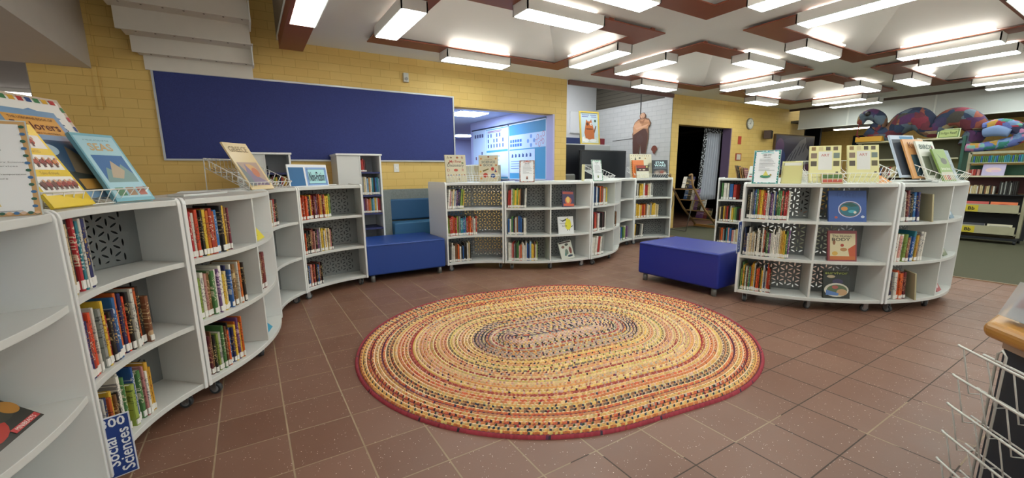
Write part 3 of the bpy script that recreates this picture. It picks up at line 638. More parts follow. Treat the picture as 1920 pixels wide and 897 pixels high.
def row(n, lev, f0, f1, codes, h0=.20, h1=.27, lean=0, seed=1, side='left', stuff=False, inset=.035, d=(.13, .17)):
    r = random.Random(seed * 131 + ord(n)); k, o, rot = CASES[n]
    R0 = RI if k == 'cc' else RO; span = (f1 - f0) * R(45) * R0; ws = [r.uniform(.7, 1.35) for _ in codes]; tot = sum(ws); f = f0
    lastadv = 0
    for i, c in enumerate(codes):
        wd = span * ws[i] / tot; df = (f1 - f0) * ws[i] / tot; h = r.uniform(h0, h1); dep = r.uniform(*d)
        P, rz = on_case(n, f + df / 2, inset + r.uniform(-.004, .018), LV[lev] + .0005); f += df
        ln = R(lean + (r.uniform(-.8, .8) if lean else 0)); P.z += abs(math.sin(ln)) * wd * .46
        if stuff:
            M = Matrix.Translation(P) @ Euler((0, ln, rz)).to_matrix().to_4x4() @ Matrix.Diagonal((wd * .93, dep, h, 1))
            mm = mat(PAL[c][0], .45, noise=.35, nscale=30)
            if mm not in STUFF['mats']: STUFF['mats'].append(mm)
            book_mesh(bm=STUFF['bm'], M=M, cover=STUFF['mats'].index(mm), page=0); box(STUFF['bm'], -.46, -.006, .03, .46, .03, .15, 1, M)
            continue
        b = bpy.data.objects.new('book', ME_BOOK); COL.objects.link(b); b.location = P; b.rotation_euler = (0, ln, rz); b.scale = (wd * .94, dep, h)
        b.material_slots[0].link = 'OBJECT'; b.material_slots[0].material = book_mat(c)
        lb = bpy.data.objects.new('spine_label', ME_LAB); COL.objects.link(lb); lb.parent = b
        sidew = '' if k == 'cc' or side == 'left' else ' right half'
        tag(b, '%s book, %s from the left, %s shelf%s, %s' % (PAL[c][1], ORD[i], LEVN[lev], sidew, UN[n]), 'book', 'books on the %s shelf of the %s' % (LEVN[lev], UN[n]))
row('B', 0, .035, .37, 'kwwccikrtwns', .27, .295, seed=2)
row('B', 1, .03, .70, 'oyokpnrowgsyrknboonokwkoku', .20, .29, seed=3)
row('B', 2, .03, .65, 'ptnpbbwpnoyukwwgyvbwgiwyy', .20, .285, seed=4)
row('C', 0, .035, .30, 'orwokkyorobskyvum', .24, .275, seed=5)
row('C', 1, .03, .36, 'wvwiugwpwycnbwuywojk', .22, .28, seed=6)
row('C', 2, .03, .28, 'mpmukgvwgguokbnyopyo', .22, .27, seed=7)
row('C', 1, .52, .66, 'kwum', .24, .26, seed=8, side='right')
row('D', 0, .40, .62, 'ywrk', .20, .24, seed=9)
row('E', 0, .04, .55, 'rooroorkyrmpmoymryyv', .22, .25, seed=10)
row('E', 1, .04, .54, 'oukokkkumikmpwyywywcik', .21, .25, seed=11)
row('E', 2, .04, .34, 'tnkbiomokbumk', .21, .24, seed=12)
row('K', 0, .03, .32, 'kkwsnbgoyyorwwnpwbkggrkrrw', .23, .275, seed=13, inset=.03)
row('K', 1, .03, .345, 'nnwwcwcwkwwkwrkgpwwwwwcjyygp', .20, .285, seed=14, inset=.03)
row('K', 2, .03, .25, 'vgygwrgtoyywkookvywnwoork', .20, .27, seed=15, inset=.03)
row('L', 0, .04, .22, 'swmnkbnb', .22, .28, lean=-5, seed=16, inset=.03)
row('L', 1, .035, .30, 'rwiwvubbtyuwwc', .21, .27, lean=2, seed=17, inset=.03)
row('L', 2, .035, .20, 'knwoorm', .22, .27, lean=-4, seed=18, inset=.03)
row('F', 0, .05, .33, 'wiwclwpnnvvy', .22, .25, lean=5, seed=19)
row('F', 1, .04, .54, 'vvrroorvsttbtroorwwr', .215, .255, seed=20)
row('F', 2, .05, .43, 'kswwuuowkbkkwck', .19, .25, seed=21, stuff=True)
row('G', 0, .03, .235, 'rrwvyvyukksw', .22, .25, lean=2, seed=22, stuff=True)
row('G', 1, .03, .235, 'bwgnuwubbbkww', .20, .25, seed=23, stuff=True)
row('G', 2, .03, .36, 'wwirskggiowwwwbnlyyuwv', .20, .26, seed=24, stuff=True)
row('H', 0, .035, .33, 'klnwbkouurwsyv', .22, .255, seed=25, stuff=True)
row('H', 1, .035, .31, 'rkromwpkkmkw', .23, .26, seed=26, stuff=True)
row('H', 2, .04, .27, 'wwrws', .25, .27, lean=7, seed=27, stuff=True)
row('H', 1, .52, .70, 'rukwu', .21, .24, seed=28, stuff=True)
row('I', 2, .40, .85, 'rwsblgvwp', .19, .23, seed=29, stuff=True)
row('J', 0, .04, .58, 'nkwkyyywrrcws', .20, .25, seed=30, stuff=True)
row('J', 1, .04, .72, 'wsyyywyorouwcsyyycc', .21, .25, seed=31, stuff=True)
row('J', 2, .04, .36, 'yykkkswk', .20, .24, lean=5, seed=32, stuff=True)
row('M', 0, .06, .34, 'gwwbr', .23, .26, seed=33, stuff=True)
row('M', 1, .05, .52, 'ckyurkwyvgkmwo', .21, .25, seed=34, stuff=True)
row('M', 2, .05, .52, 'kuosktibiwcgbw', .21, .25, seed=35, stuff=True)

# ================================================================== UPHOLSTERY
def rbox(bm, x0, y0, z0, x1, y1, z1): return box(bm, x0, y0, z0, x1, y1, z1)
def soft(name, dims, m, parent, bev=.03, seg=4):
    bm = bmesh.new(); box(bm, *dims); o = finish(bm, name, m, parent, smooth=True)
    b = o.modifiers.new('bevel', 'BEVEL'); b.width = bev; b.segments = seg; b.harden_normals = True; return o
m, g = newmat('blue_vinyl', .42); n = g.noise(g.coord(), 220, 2); g.b.inputs['Base Color'].default_value = lin('#1f4390'); g.bump(n, .08, .002); M_VIN1 = m
m, g = newmat('royal_blue_vinyl', .42); n = g.noise(g.coord(), 220, 2); g.b.inputs['Base Color'].default_value = lin('#1b2b8c'); g.bump(n, .08, .002); M_VIN2 = m
def ottoman(loc, rz, mt, label):
    e = empty('ottoman', loc, rz); soft('seat', (-.485, -.36, .085, .485, .36, .452), mt, e, .022)
    bm = bmesh.new(); tube(bm, [(-.465, -.363, .435), (.465, -.363, .435)], .0025, 6); finish(bm, 'seam', mt, e)
    for x in (-.42, .42):
        for y in (-.30, .30):
            bm = bmesh.new(); cyl(bm, (x, y, 0), .026, .09); finish(bm, 'leg', mat('#8d8f8c', .4, .4), e)
    bm = bmesh.new(); box(bm, -.492, -.3, .17, -.484, -.27, .21); finish(bm, 'tag', mat('#d9dde6', .5), e)
    return tag(e, label, 'ottoman')
ottoman((1.562, 5.285, 0), 0, M_VIN1, 'blue vinyl ottoman between the left bookcases and the dictionary bookcase')
ottoman((4.20, 2.885, 0), R(-86.5), M_VIN2, 'royal blue vinyl ottoman left of the large right bookcase')
# booth seat against the yellow wall
M_FELT = mat('#7f8583', .95, noise=.25, nscale=60, bump=.3, name='grey_felt')
e = empty('booth_seat', (2.2, 5.8, 0))
soft('end_panel', (-.69, -.05, .0, -.575, .28, 1.04), M_FELT, e, .008, 2); soft('back_panel', (-.575, .19, .0, .6, .28, 1.04), M_FELT, e, .006, 2)
soft('back_cushion', (-.57, .12, .615, .595, .19, .905), mat('#28567f', .6, name='teal_blue_vinyl'), e, .02); soft('seat', (-.57, -.14, .40, .595, .12, .60), mat('#33688f', .6, name='steel_blue_vinyl'), e, .02)
soft('base', (-.57, -.125, .0, .595, .12, .40), mat('#1d3a50', .7, name='dark_teal_vinyl'), e, .01)
tag(e, 'grey felt booth with blue cushions against the wall behind the left ottoman', 'booth seat')

# ================================================================== TALL WALL BOOKCASES
M_NAVY = mat('#2a3060', .45, name='navy_shelf')
def tall_case(x0, label, rows, first):
    e = empty('tall_bookcase', (x0 + .27, 5.86, 0)); W = .27
    bm = bmesh.new(); box(bm, -W, -.21, 0, -W + .02, .22, 1.49); finish(bm, 'side_panel', M_WHITE, e); bm = bmesh.new(); box(bm, W - .02, -.21, 0, W, .22, 1.49); finish(bm, 'side_panel', M_EDGE, e)
    bm = bmesh.new(); box(bm, -.005, -.21, 0, .012, .22, 1.49); finish(bm, 'divider', M_WHITE, e)
    bm = bmesh.new(); box(bm, -W - .012, -.225, 1.49, W + .012, .22, 1.512); finish(bm, 'top_board', M_EDGE, e, bevel=.004)
    bm = bmesh.new(); box(bm, -W + .02, -.205, .04, -.005, -.19, 1.49); finish(bm, 'front_panel', M_WHITE, e)
    bm = bmesh.new(); box(bm, -W + .02, .2, 0, W - .02, .215, 1.49); finish(bm, 'back_panel', mat('#b9bcc2', .5), e)
    bm = bmesh.new(); box(bm, .012, -.2, .0, W - .02, .2, .06); finish(bm, 'plinth', M_WHITE, e)
    for z in (1.285, .99, .755, .56, .35):
        bm = bmesh.new(); box(bm, .012, -.2, z - .022, W - .02, .2, z); finish(bm, 'shelf', M_NAVY, e)
    r = random.Random(int(x0 * 100))
    for z, codes, f1, hh in rows:
        x = x0 + .27 + .02; wd = (.225 * f1) / len(codes)
        for c in codes:
            h = r.uniform(hh - .03, hh); M = Matrix.Translation((x + wd / 2, 5.69, z + .001)) @ Matrix.Diagonal((wd * .92, .15, h, 1)); x += wd
            mm = mat(PAL[c][0], .45, noise=.35, nscale=30)
            if mm not in STUFF['mats']: STUFF['mats'].append(mm)
            book_mesh(bm=STUFF['bm'], M=M, cover=STUFF['mats'].index(mm), page=0); box(STUFF['bm'], -.46, -.006, .03, .46, .03, .15, 1, M)
    return tag(e, label, 'bookcase', 'tall narrow bookcases against the yellow wall')
tall_case(.96, 'tall narrow white bookcase with navy shelves, left of the booth', [(1.285, 'rrmk', .32, .17), (.99, 'scwljwtkbtl', 1, .24), (.755, 'pmiojtlywrm', 1, .2)], 1)
tall_case(-.085, 'tall narrow white bookcase behind the wire basket with the Greece book', [(1.285, 'k', .05, .1), (1.075, 'gumvyknrjyuc', 1, .18), (.755, 'kmbogruk', .9, .2)], 0)

# ================================================================== DISPLAY BASKETS, CARDS AND FACE-OUT BOOKS
def basket(n, f, inset, w_, label, d=.30, hb=.19, hl=.065, yaw=0, nw=12, leg=True, wire=.0022):
    P, rz = on_case(n, f, inset); e = empty('wire_book_basket', P, rz + R(yaw)); W = w_ / 2
    bm = bmesh.new(); fl = .035      # rim: flared front lip, sides rising to the back
    rim = [(-W - fl, -.03, hl), (-W, d, hb), (W, d, hb), (W + fl, -.03, hl)]
    tube(bm, rim, .0034, 6, closed=True); tube(bm, [(-W, 0, .006), (W, 0, .006)], .003, 6); tube(bm, [(-W, d, hb - .07), (-W, .0, .006), (-W - fl, -.03, hl)], .003, 6); tube(bm, [(W, d, hb - .07), (W, .0, .006), (W + fl, -.03, hl)], .003, 6)
    finish(bm, 'rim', M_WIRE, e)
    bm = bmesh.new()
    for i in range(nw + 1):
        x = -W + w_ * i / nw; xf = x * (1 + 2 * fl / w_); tube(bm, [(xf, -.03, hl), (x, 0, .006), (x, d, hb - .07), (x, d, hb)], wire, 5)
    for k in range(1, 5):
        y = d * k / 5; tube(bm, [(-W, y, .006 + (hb - .076) * k / 5), (W, y, .006 + (hb - .076) * k / 5)], wire, 5)
    for s_ in (-1, 1):
        for k in range(1, 8):
            t = k / 8; tube(bm, [(s_ * W, d * t, .006 + (hb - .076) * t), (s_ * (W + fl * (1 - t)), -.03 + (d + .03) * t, hl + (hb - hl) * t)], wire, 5)
    finish(bm, 'wire_mesh', M_WIRE, e)
    if leg:
        bm = bmesh.new(); tube(bm, [(-W, d, hb), (-W, d + .005, .004), (W, d + .005, .004), (W, d, hb)], .0036, 6); finish(bm, 'stand', M_WIRE, e)
    return tag(e, label, 'wire basket', 'white wire display baskets on the bookcases')
def face_book(n, f, inset, z, w_, h_, t, tilt, base, art, texts, label, yaw=0, name='book', cat='book', lift=0, at=None, group=None, side=0, roll=0, rough=None):
    if at: P, rz = Vector(at[:3]), R(at[3])
    else: P, rz = on_case(n, f, inset, z + lift)
    e = empty(name, P, rz + R(yaw), R(-tilt), R(roll))
    bm = bmesh.new(); box(bm, -w_ / 2, 0, 0, w_ / 2, .0015, h_); box(bm, -w_ / 2, t - .0015, 0, w_ / 2, t, h_); box(bm, -w_ / 2, 0, 0, -w_ / 2 + .003, t, h_); finish(bm, 'cover', mat(base, rough or .28), e)
    bm = bmesh.new(); box(bm, -w_ / 2 + .003, .0015, .003, w_ / 2 - .003, t - .0015, h_ - .003); finish(bm, 'pages', M_PAGE, e)
    if art: art_part(art, e, w_, h_)
    for tx in texts: text_part(tx[0], tx[1], e, (tx[2] - .5) * w_, tx[3] * h_, width=tx[4] * w_ if tx[4] else None, height=tx[5] * h_ if len(tx) > 5 and tx[5] else None, bold=tx[6] if len(tx) > 6 else 0)
    return tag(e, label, cat, group)
def card(n, f, inset, w_, h_, frame, code, title, items, label, motif, yaw=0, tilt=10, at=None):
    if at: P, rz = Vector(at[:3]), R(at[3])
    else: P, rz = on_case(n, f, inset)
    e = empty('sign_holder', P, rz + R(yaw), R(-tilt))
    bm = bmesh.new(); box(bm, -w_ / 2 - .004, 0, 0, w_ / 2 + .004, .004, h_ + .004); box(bm, -w_ / 2, 0.004, 0, w_ / 2, .06, .004); finish(bm, 'acrylic_stand', mat('#c9cfcc', .15), e)
    rr = random.Random(len(label)); A = [('r', 0, 0, 1, 1, frame[0]), ('p', [(.07, .03), (.93, .03), (.96, .5), (.93, .97), (.07, .97), (.04, .5)], '#e9eaec')]
    for k in range(26):
        s_ = k % 2; y = (k // 2) / 13 + .02
        A.append(('e', (.045 if s_ else .955) + rr.uniform(-.012, .012), y, .03, .016, frame[1 + k % (len(frame) - 1)]))
    for k in range(14): A.append(('e', .05 + k * .07, rr.choice((.025, .975)), .03, .016, frame[1 + k % (len(frame) - 1)]))
    A += motif; A += [('p', [(.25, .93), (.5, .965), (.75, .93), (.75, .905), (.5, .935), (.25, .905)], frame[1])]
    A += [x for x in lines(.22, .86, .40, .74, len(items) if isinstance(items, list) else items, '#55565c', .008, 5)] if not isinstance(items, list) else []
    art_part(A, e, w_, h_, 'printed_card')
    big = isinstance(items, list); text_part(code, '#202124', e, 0, h_ * .865, width=w_ * (.46 if big else .3), bold=.01, y=-.0055); text_part(title, '#202124', e, 0, h_ * .80, height=h_ * (.034 if big else .026), bold=.008, y=-.0055)
    if isinstance(items, list):
        for i, s_ in enumerate(items): text_part(s_, '#26272b', e, 0, h_ * (.735 - .345 * i / (len(items) - 1)), height=h_ * .0165, width=min(.84, .026 * len(s_)) * w_, y=-.0055, name='print')
    return tag(e, label, 'sign')
# card on the left-edge bookcase
card('A', .5, .05, .215, .305, ['#c9a06a', '#2f5d4c', '#e0b48a', '#3f6fa0', '#d7b7a0'], '300-399', 'Social Sciences', ['Statistics', 'Political Science', 'Economics', 'Law', 'Public Administration, Military Science', 'Social Pathology & Services', 'Education', 'Commerce, Communications, Transportation', 'Customs & Folklore'],
     'white 300-399 Social Sciences card with floral border at the far left', [('p', [(.42, .1), (.62, .1), (.57, .22), (.47, .22)], '#d9c07a'), ('r', .18, .045, .82, .05, '#55565c')], at=(-.69, 1.965, 1.1385, 14), tilt=12)
basket('B', .53, .07, .50, 'wire basket full of large leaning picture books above the 300 sign', yaw=0)
YB = '#e9c81e'
art = [('r', .06, .70, .94, .86, '#ece8e2'), ('r', .06, .44, .94, .62, '#ece8e2'), ('r', .06, .14, .94, .36, '#ece8e2')]
rr = random.Random(5)
for y0, nn in ((.72, 3), (.47, 6), (.2, 7)):
    for k in range(nn): cx = .12 + .8 * k / nn; art += [('e', cx + .04, y0 + .06, .06, .035, rr.choice(['#a8432f', '#8a2f2a', '#c97f4a', '#6b3b30'])), ('p', [(cx, y0), (cx + .02, y0 + .05), (cx + .06, y0 + .05), (cx + .04, y0)], '#5a2e28'), ('e', cx + .1, y0 + .1, .025, .02, '#d09a74')]
face_book('B', .33, .045, 1.138, .25, .36, .012, 27, YB, art, [('HORSES', '#7c5a18', .5, .92, .6), ('ILLUSTRATED', '#b78d22', .5, .66, .4), ('Tales of travel', '#a27a20', .5, .40, .4)], 'yellow book with rows of red horses, front left in the near basket', lift=.008)
art = [('r', .08, .72, .92, .93, '#d8a050'), ('r', .08, .08, .92, .66, '#2d4a68'), ('p', [(.08, .4), (.5, .3), (.92, .36), (.92, .08), (.08, .08)], '#2e332e'), ('e', .35, .55, .2, .07, '#a5bccb'), ('p', [(.55, .3), (.7, .6), (.85, .5), (.9, .25)], '#6a5d48'), ('e', .25, .47, .12, .05, '#4f8fa8'), ('r', .5, .1, .9, .22, '#b5893f')]
face_book('B', .60, .125, 1.138, .27, .43, .02, 29, '#7d9fc0', art, [('THE USBORNE BOOK OF', '#5c2f22', .5, .895, .7), ('Explorers', '#5c2420', .5, .80, .74, None, .012), ('FROM COLUMBUS TO ARMSTRONG', '#5c2f22', .5, .735, .62)], 'blue and orange Explorers book in the middle of the near basket', lift=.03)
art = [('r', .04, .04, .96, .96, '#e9e6e0')]
for k in range(9): art += [('r', .05 + k * .1, .93, .12 + k * .1, .975, ['#b23a3a', '#2d4f86', '#3c7a4c', '#d9a83a'][k % 4]), ('r', .945, .06 + k * .1, .985, .11 + k * .1, ['#2d4f86', '#b23a3a', '#3c7a4c'][k % 3])]
art += [('p', [(.1, .5), (.45, .62), (.8, .5), (.7, .35), (.3, .3)], '#9fb3c6'), ('p', [(.1, .75), (.5, .86), (.85, .78), (.6, .7)], '#6f94bf')]
face_book('B', .66, .185, 1.138, .34, .48, .01, 27, '#c9b9a8', art, [('ATLAS', '#4f5f7c', .6, .68, .5)], 'large white book with flag border at the back of the near basket', lift=.05)
art = [('r', .05, .05, .95, .96, '#a9d0dc'), ('r', .14, .28, .88, .68, '#3f6fa6'), ('p', [(.14, .3), (.3, .5), (.5, .42), (.7, .55), (.88, .4), (.88, .28), (.14, .28)], '#7c9c9a'), ('p', [(.3, .35), (.5, .6), (.7, .45), (.55, .33)], '#b9a890')] + [('r', .16 + .26 * k, .08, .36 + .26 * k, .2, ['#5f8f6a', '#a8866a', '#b46a5a'][k]) for k in range(3)]
face_book('B', .78, .06, 1.138, .20, .355, .018, 29, '#7db4c4', art, [('A VISUAL ATLAS OF THE', '#5f8090', .5, .90, .6), ('SEAS', '#c9a878', .5, .80, .55, None, .02)], 'pale blue sea atlas at the right end of the near basket', lift=.008)
# basket on the concave case and its single book
basket('D', .25, .0, .54, 'wire basket holding the single Greece book', hb=.25, d=.32, wire=.003, yaw=-22)
art = [('r', .08, .08, .92, .58, '#a88c7a'), ('e', .5, .38, .26, .16, '#c99a5e'), ('p', [(.1, .1), (.35, .55), (.55, .3), (.9, .15), (.9, .08)], '#7d6a84'), ('e', .62, .36, .14, .1, '#b9683f'), ('p', [(.08, .58), (.3, .3), (.3, .08), (.08, .08)], '#6e7478')]
face_book('D', .06, .03, 1.138, .25, .42, .012, 31, '#d2ba88', art, [('GREECE', '#8d7a58', .5, .86, .74, .12)], 'tan Greece book leaning in the basket on the narrow bookcase', lift=.012, yaw=-38)
# Non-Fiction sign
P, rz = on_case('E', .33, .09); e = empty('non_fiction_sign', P, rz, R(-8)); W, H = .45, .21
bm = bmesh.new(); box(bm, -W / 2 - .008, 0, 0, W / 2 + .008, .012, H + .014); finish(bm, 'frame', mat('#e3e6ea', .3), e, bevel=.003)
art_part([('r', .01, .05, .385, .93, '#1f6296'), ('r', .43, .05, .99, .93, '#7fa4d6'), ('r', .49, .15, .93, .83, '#a9dce0')] + [('r', .46, .13, .96, .145, '#243a78'), ('r', .46, .84, .96, .855, '#243a78'), ('r', .475, .07, .482, .92, '#243a78'), ('r', .945, .07, .952, .92, '#243a78')], e, W, H, 'printed_card')
text_part('Non-Fiction', '#1c2440', e, .095, H * .48, width=.185, height=.095, y=-.0035, bold=.012)
bm = bmesh.new(); box(bm, -.12, .012, 0, .12, .07, .005); finish(bm, 'foot', mat('#dfe3e8', .2), e)
tag(e, 'blue framed Non-Fiction sign standing on the left row of bookcases', 'sign')
# dictionary basket
basket('F', .50, .05, .60, 'wire basket with the dictionary and science book', hb=.22, hl=.09, nw=16)
LT = '#c9bfa2'
face_book('F', .24, .09, 1.138, .27, .345, .02, 10, LT, [('e', .5, .44, .1, .05, '#b8503a'), ('e', .3, .9, .05, .03, '#7c6a4a'), ('e', .6, .9, .06, .04, '#a0643c'), ('e', .18, .7, .04, .03, '#6c4f34'), ('e', .84, .7, .05, .03, '#5f6f44')] + [('e', .12 + .13 * k, .25, .04, .03, ['#8d4c3a', '#46607c', '#b98a3f'][k % 3]) for k in range(7)],
    [('A', '#6b4136', .15, .9, None, .09), ('B', '#8f3f34', .84, .9, None, .09), ('My First', '#a8382c', .5, .74, .56, None, .01), ('Dictionary', '#4b4f56', .5, .60, .78, None, .004), ('D', '#a84a3c', .15, .44, None, .1), ('R', '#a84a3c', .84, .44, None, .1), ('I', '#4b6a7c', .13, .1, None, .09), ('H', '#5f4436', .6, .1, None, .09)], 'beige My First Dictionary in the basket beside the blue noticeboard', lift=.01)
art = [('e', x, y, .05, .035, c) for x, y, c in ((.12, .87, '#c98a3f'), (.88, .87, '#c98a3f'), (.1, .62, '#b06a3a'), (.9, .62, '#b06a3a'), (.1, .38, '#c9a03f'), (.9, .38, '#b85a3f'), (.14, .12, '#c98a3f'), (.86, .12, '#c98a3f'), (.5, .94, '#8a4a3c'))] + [('p', [(.2, .42), (.5, .5), (.52, .46), (.24, .37)], '#6c5f2f'), ('e', .72, .48, .08, .07, '#b83a2c'), ('p', [(.82, .35), (.86, .5), (.9, .35)], '#2b3f78'), ('e', .35, .24, .12, .09, '#b8452f'), ('e', .74, .22, .12, .08, '#2f4a86'), ('e', .55, .3, .07, .06, '#d0c8b4')]
face_book('F', .74, .09, 1.138, .25, .34, .02, 10, LT, art, [('THE USBORNE', '#6c5a4a', .5, .83, .4), ('SCIENCE', '#4f6068', .5, .74, .7, .09, .01), ('BOOK', '#4f6068', .5, .62, .5, .09, .01)], 'beige Science Book standing in the basket right of the dictionary', lift=.01)
card('G', .245, .07, .19, .275, ['#7c4a3c', '#b8503c', '#3c3a34', '#d9b48a'], '500-599', 'Natural Sciences', 9, 'red-bordered subject card on the middle far bookcase', [('e', .5, .24, .04, .03, '#b8744a'), ('r', .45, .13, .55, .21, '#6b2f24')])
basket('H', .45, .10, .46, 'wire basket behind the narrow green-bordered card', hb=.22, yaw=6)
bm = bmesh.new(); P, rz = on_case('G', .985, .16); e = empty('end_post', P, rz); box(bm, -.012, -.02, 0, .012, .02, .22); finish(bm, 'post', mat('#d8cf9f', .4), e, bevel=.005); tag(e, 'cream upright end post left of the basket with the green card', 'post')
card('H', .14, .05, .19, .28, ['#2f7a58', '#9fd0b8', '#2f7a58', '#d8e6dc'], '400-499', 'Languages', 9, 'green-bordered subject card in front of the far wire basket', [('e', .5, .22, .07, .05, '#8a9a5a'), ('r', .46, .14, .56, .18, '#4a5a3a')], yaw=-4)
basket('J', .50, .04, .60, 'wire basket with the black film book at the far row end', hb=.2, hl=.075, nw=14)
art = [('e', .06 + .1 * k, .93, .02, .015, '#6a5a3a') for k in range(9)] + [('e', .07, .1 + .09 * k, .015, .02, '#4a4a3a') for k in range(9)] + [('p', [(.2, .75), (.24, .88), (.28, .75)], '#3a3f34'), ('r', .4, .8, .48, .86, '#3a3f34'), ('e', .7, .82, .03, .03, '#b98a3f'), ('e', .85, .5, .04, .06, '#8a8a7a')]
face_book('J', .36, .15, 1.138, .46, .40, .012, 8, '#e0d9bd', art, [], 'large cream picture-dotted book at the back of the far right basket', lift=.02)
face_book('J', .24, .10, 1.138, .26, .30, .015, 9, '#d9722c', [('r', .0, .72, 1, .74, '#b85a20')], [], 'plain orange book behind the dark crocodile book', lift=.015)
face_book('J', .31, .06, 1.138, .27, .22, .015, 10, '#d9d3be', [('r', 0, .55, 1, 1, '#3a1d1a'), ('r', .0, .78, .75, .98, '#8a2a24'), ('e', .3, .66, .1, .05, '#c9a890'), ('e', .6, .66, .12, .06, '#d0b8a0'), ('e', .85, .88, .08, .07, '#c9c07a')], [('CROCODILE', '#d8483a', .4, .88, .6)], 'dark red and cream crocodile book in front of the orange one', lift=.006)
face_book('J', .74, .07, 1.138, .28, .31, .02, 10, '#1d2730', [('e', .5, .3, .42, .16, '#6c5f58'), ('e', .3, .3, .12, .08, '#9c8a80'), ('e', .62, .33, .14, .09, '#8a4a3c'), ('e', .8, .26, .1, .07, '#b0a090'), ('r', .08, .53, .92, .56, '#7f8c94')], [('STAR', '#d3f2f6', .5, .86, .60, .13, .03), ('WARS', '#d3f2f6', .5, .70, .74, .13, .03), ('THE VISUAL DICTIONARY', '#a8b8bf', .5, .59, .7)], 'black STAR WARS book at the right end of the far basket', lift=.006)
# large right bookcase
card('K', .135, .05, .205, .30, ['#2c7a70', '#8fd0cf', '#2f8a7c', '#e2eee8', '#4a8fc0'], '000-099', 'Generalities', 9, 'green-bordered 000-099 card on the large right bookcase', [('e', .5, .22, .2, .05, '#4a8a6a'), ('p', [(.4, .24), (.5, .40), (.62, .24)], '#d8cf6a'), ('e', .7, .26, .04, .03, '#9c8a4a')], yaw=3, tilt=8)
def file_box(P, rz, w_, h_, col, label, d=.16, top=True):
    e = empty('magazine_file', P, rz); bm = bmesh.new(); t = .003
    box(bm, -w_ / 2, 0, 0, w_ / 2, t, h_ * .8); box(bm, -w_ / 2, d - t, 0, w_ / 2, d, h_)
    for x in (-w_ / 2, w_ / 2 - t): prism(bm, [(0, 0), (d, 0), (d, h_), (d * .5, h_), (0, h_ * .8)], x, x + t, 0, 'x')
    box(bm, -w_ / 2, 0, 0, w_ / 2, d, t); finish(bm, 'box', mat(col, .6), e)
    bm = bmesh.new(); box(bm, -w_ / 2 + .01, .01, .004, w_ / 2 - .01, d - .01, h_ * .93); finish(bm, 'papers', mat('#e6e4dd', .6), e)
    return tag(e, label, 'file box', 'cream magazine files')
P, rz = on_case('K', .315, .10); file_box(P, rz, .15, .20, '#d6cf8f', 'cream file box full of white papers, right of the 000-099 card')
face_book('K', .415, .10, 1.138, .095, .115, .006, 15, '#dfe0d6', lines(.15, .85, .2, .45, 3, '#8a8c84', .02), [('AFTER THE', '#6c6f6a', .5, .84, .75), ('FAIR', '#b07a4a', .5, .66, .5)], 'small white leaflet card between the file box and the wire basket', name='leaflet', cat='leaflet')
basket('K', .67, .06, .60, 'wire basket holding two pale yellow ART books', hb=.20, hl=.09, nw=16, leg=False)
art = [('r', .06 + .23 * k, .87, .2 + .23 * k, .97, ['#8a6a3f', '#c9b98a', '#4a3f34', '#6a5a48'][k]) for k in range(4)] + [('r', .05, y, .24, y + .14, c) for y, c in ((.66, '#7f6a58'), (.44, '#4f4436'))] + [('r', .76, y, .95, y + .14, c) for y, c in ((.66, '#6f7c74'), (.44, '#5c5238'))] + [('r', .29, .34, .72, .84, '#d6d3cd'), ('r', .84, .24, .92, .29, '#5a5238')]
for f, yw, lab in ((.53, 0, 'left of the two pale yellow ART books in the right basket'), (.79, -4, 'right of the two pale yellow ART books in the right basket')):
    face_book('K', f, .09, 1.138, .235, .325, .015, 14, '#ddd59a', art, [('ART', '#b0453a', .5, .74, .26, None, .004), ('A HISTORY OF WORLD ART', '#6f6a4c', .5, .14, .8)], lab, yaw=yw, lift=.012)
face_book('K', .57, .045, 1.138, .16, .09, .01, 22, '#c9b38a', [('r', .05, .5, .95, .9, '#4f6f3a'), ('r', .05, .1, .95, .4, '#b04a3a')], [], 'low red and green book at the foot of the left ART book', lift=.004)
# bird books on the end case
basket('L', .56, .06, .52, 'wire basket full of bird books on the rounded end bookcase', hb=.21, hl=.07)
def lb(f, ins, w_, h_, base, art, tx, lab, tilt=22, lift=.01, yaw=0): face_book('L', f, ins, 1.138, w_, h_, .014, tilt, base, art, tx, lab, lift=lift, yaw=yaw)
lb(.30, .20, .30, .40, '#bfcbdc', [('r', .05, .05, .95, .9, '#3c4450'), ('r', .4, .9, .95, .97, '#4a86b0')], [], 'large blue-grey book at the back left of the bird basket', lift=.05)
lb(.37, .16, .28, .37, '#d9a066', [('r', .2, .05, .9, .6, '#3a5560')], [('Kids', '#7c4a2c', .45, .84, .5, .16)], 'orange-brown book behind the white bird dictionary', lift=.04)
lb(.46, .12, .28, .36, '#d8d8cc', [('r', .1, .1, .5, .6, '#6a705c'), ('e', .85, .82, .05, .06, '#a83a4a')], [('BIRDS', '#3f5f58', .5, .85, .74, .12, .01)], 'white book with coloured letters behind the green bird book', lift=.03)
lb(.70, .17, .24, .33, '#b8bcd0', [('r', .1, .4, .9, .8, '#d0c0bc'), ('r', .1, .1, .9, .35, '#8a8c86')], [], 'pale lilac book behind the silvery book in the bird basket', lift=.04)
lb(.72, .23, .16, .37, '#c9c5a8', [('r', .1, .3, .9, .9, '#b5b08c')], [], 'small pale khaki book at the very back of the bird basket', lift=.06)
lb(.55, .06, .24, .31, '#7f9a4e', [('r', .04, .3, .96, .97, '#87a452'), ('e', .6, .62, .24, .10, '#4a4a36'), ('p', [(.2, .9), (.55, .65), (.5, .6)], '#3d4a2c'), ('r', .04, .04, .96, .28, '#bdb8a0'), ('r', .08, .04, .28, .2, '#c98a3f'), ('r', .35, .04, .6, .2, '#a8483a')], [('British Birds', '#e9ecd8', .5, .38, .7, None, .01)], 'green book with a dark bird, front of the end basket', tilt=24)
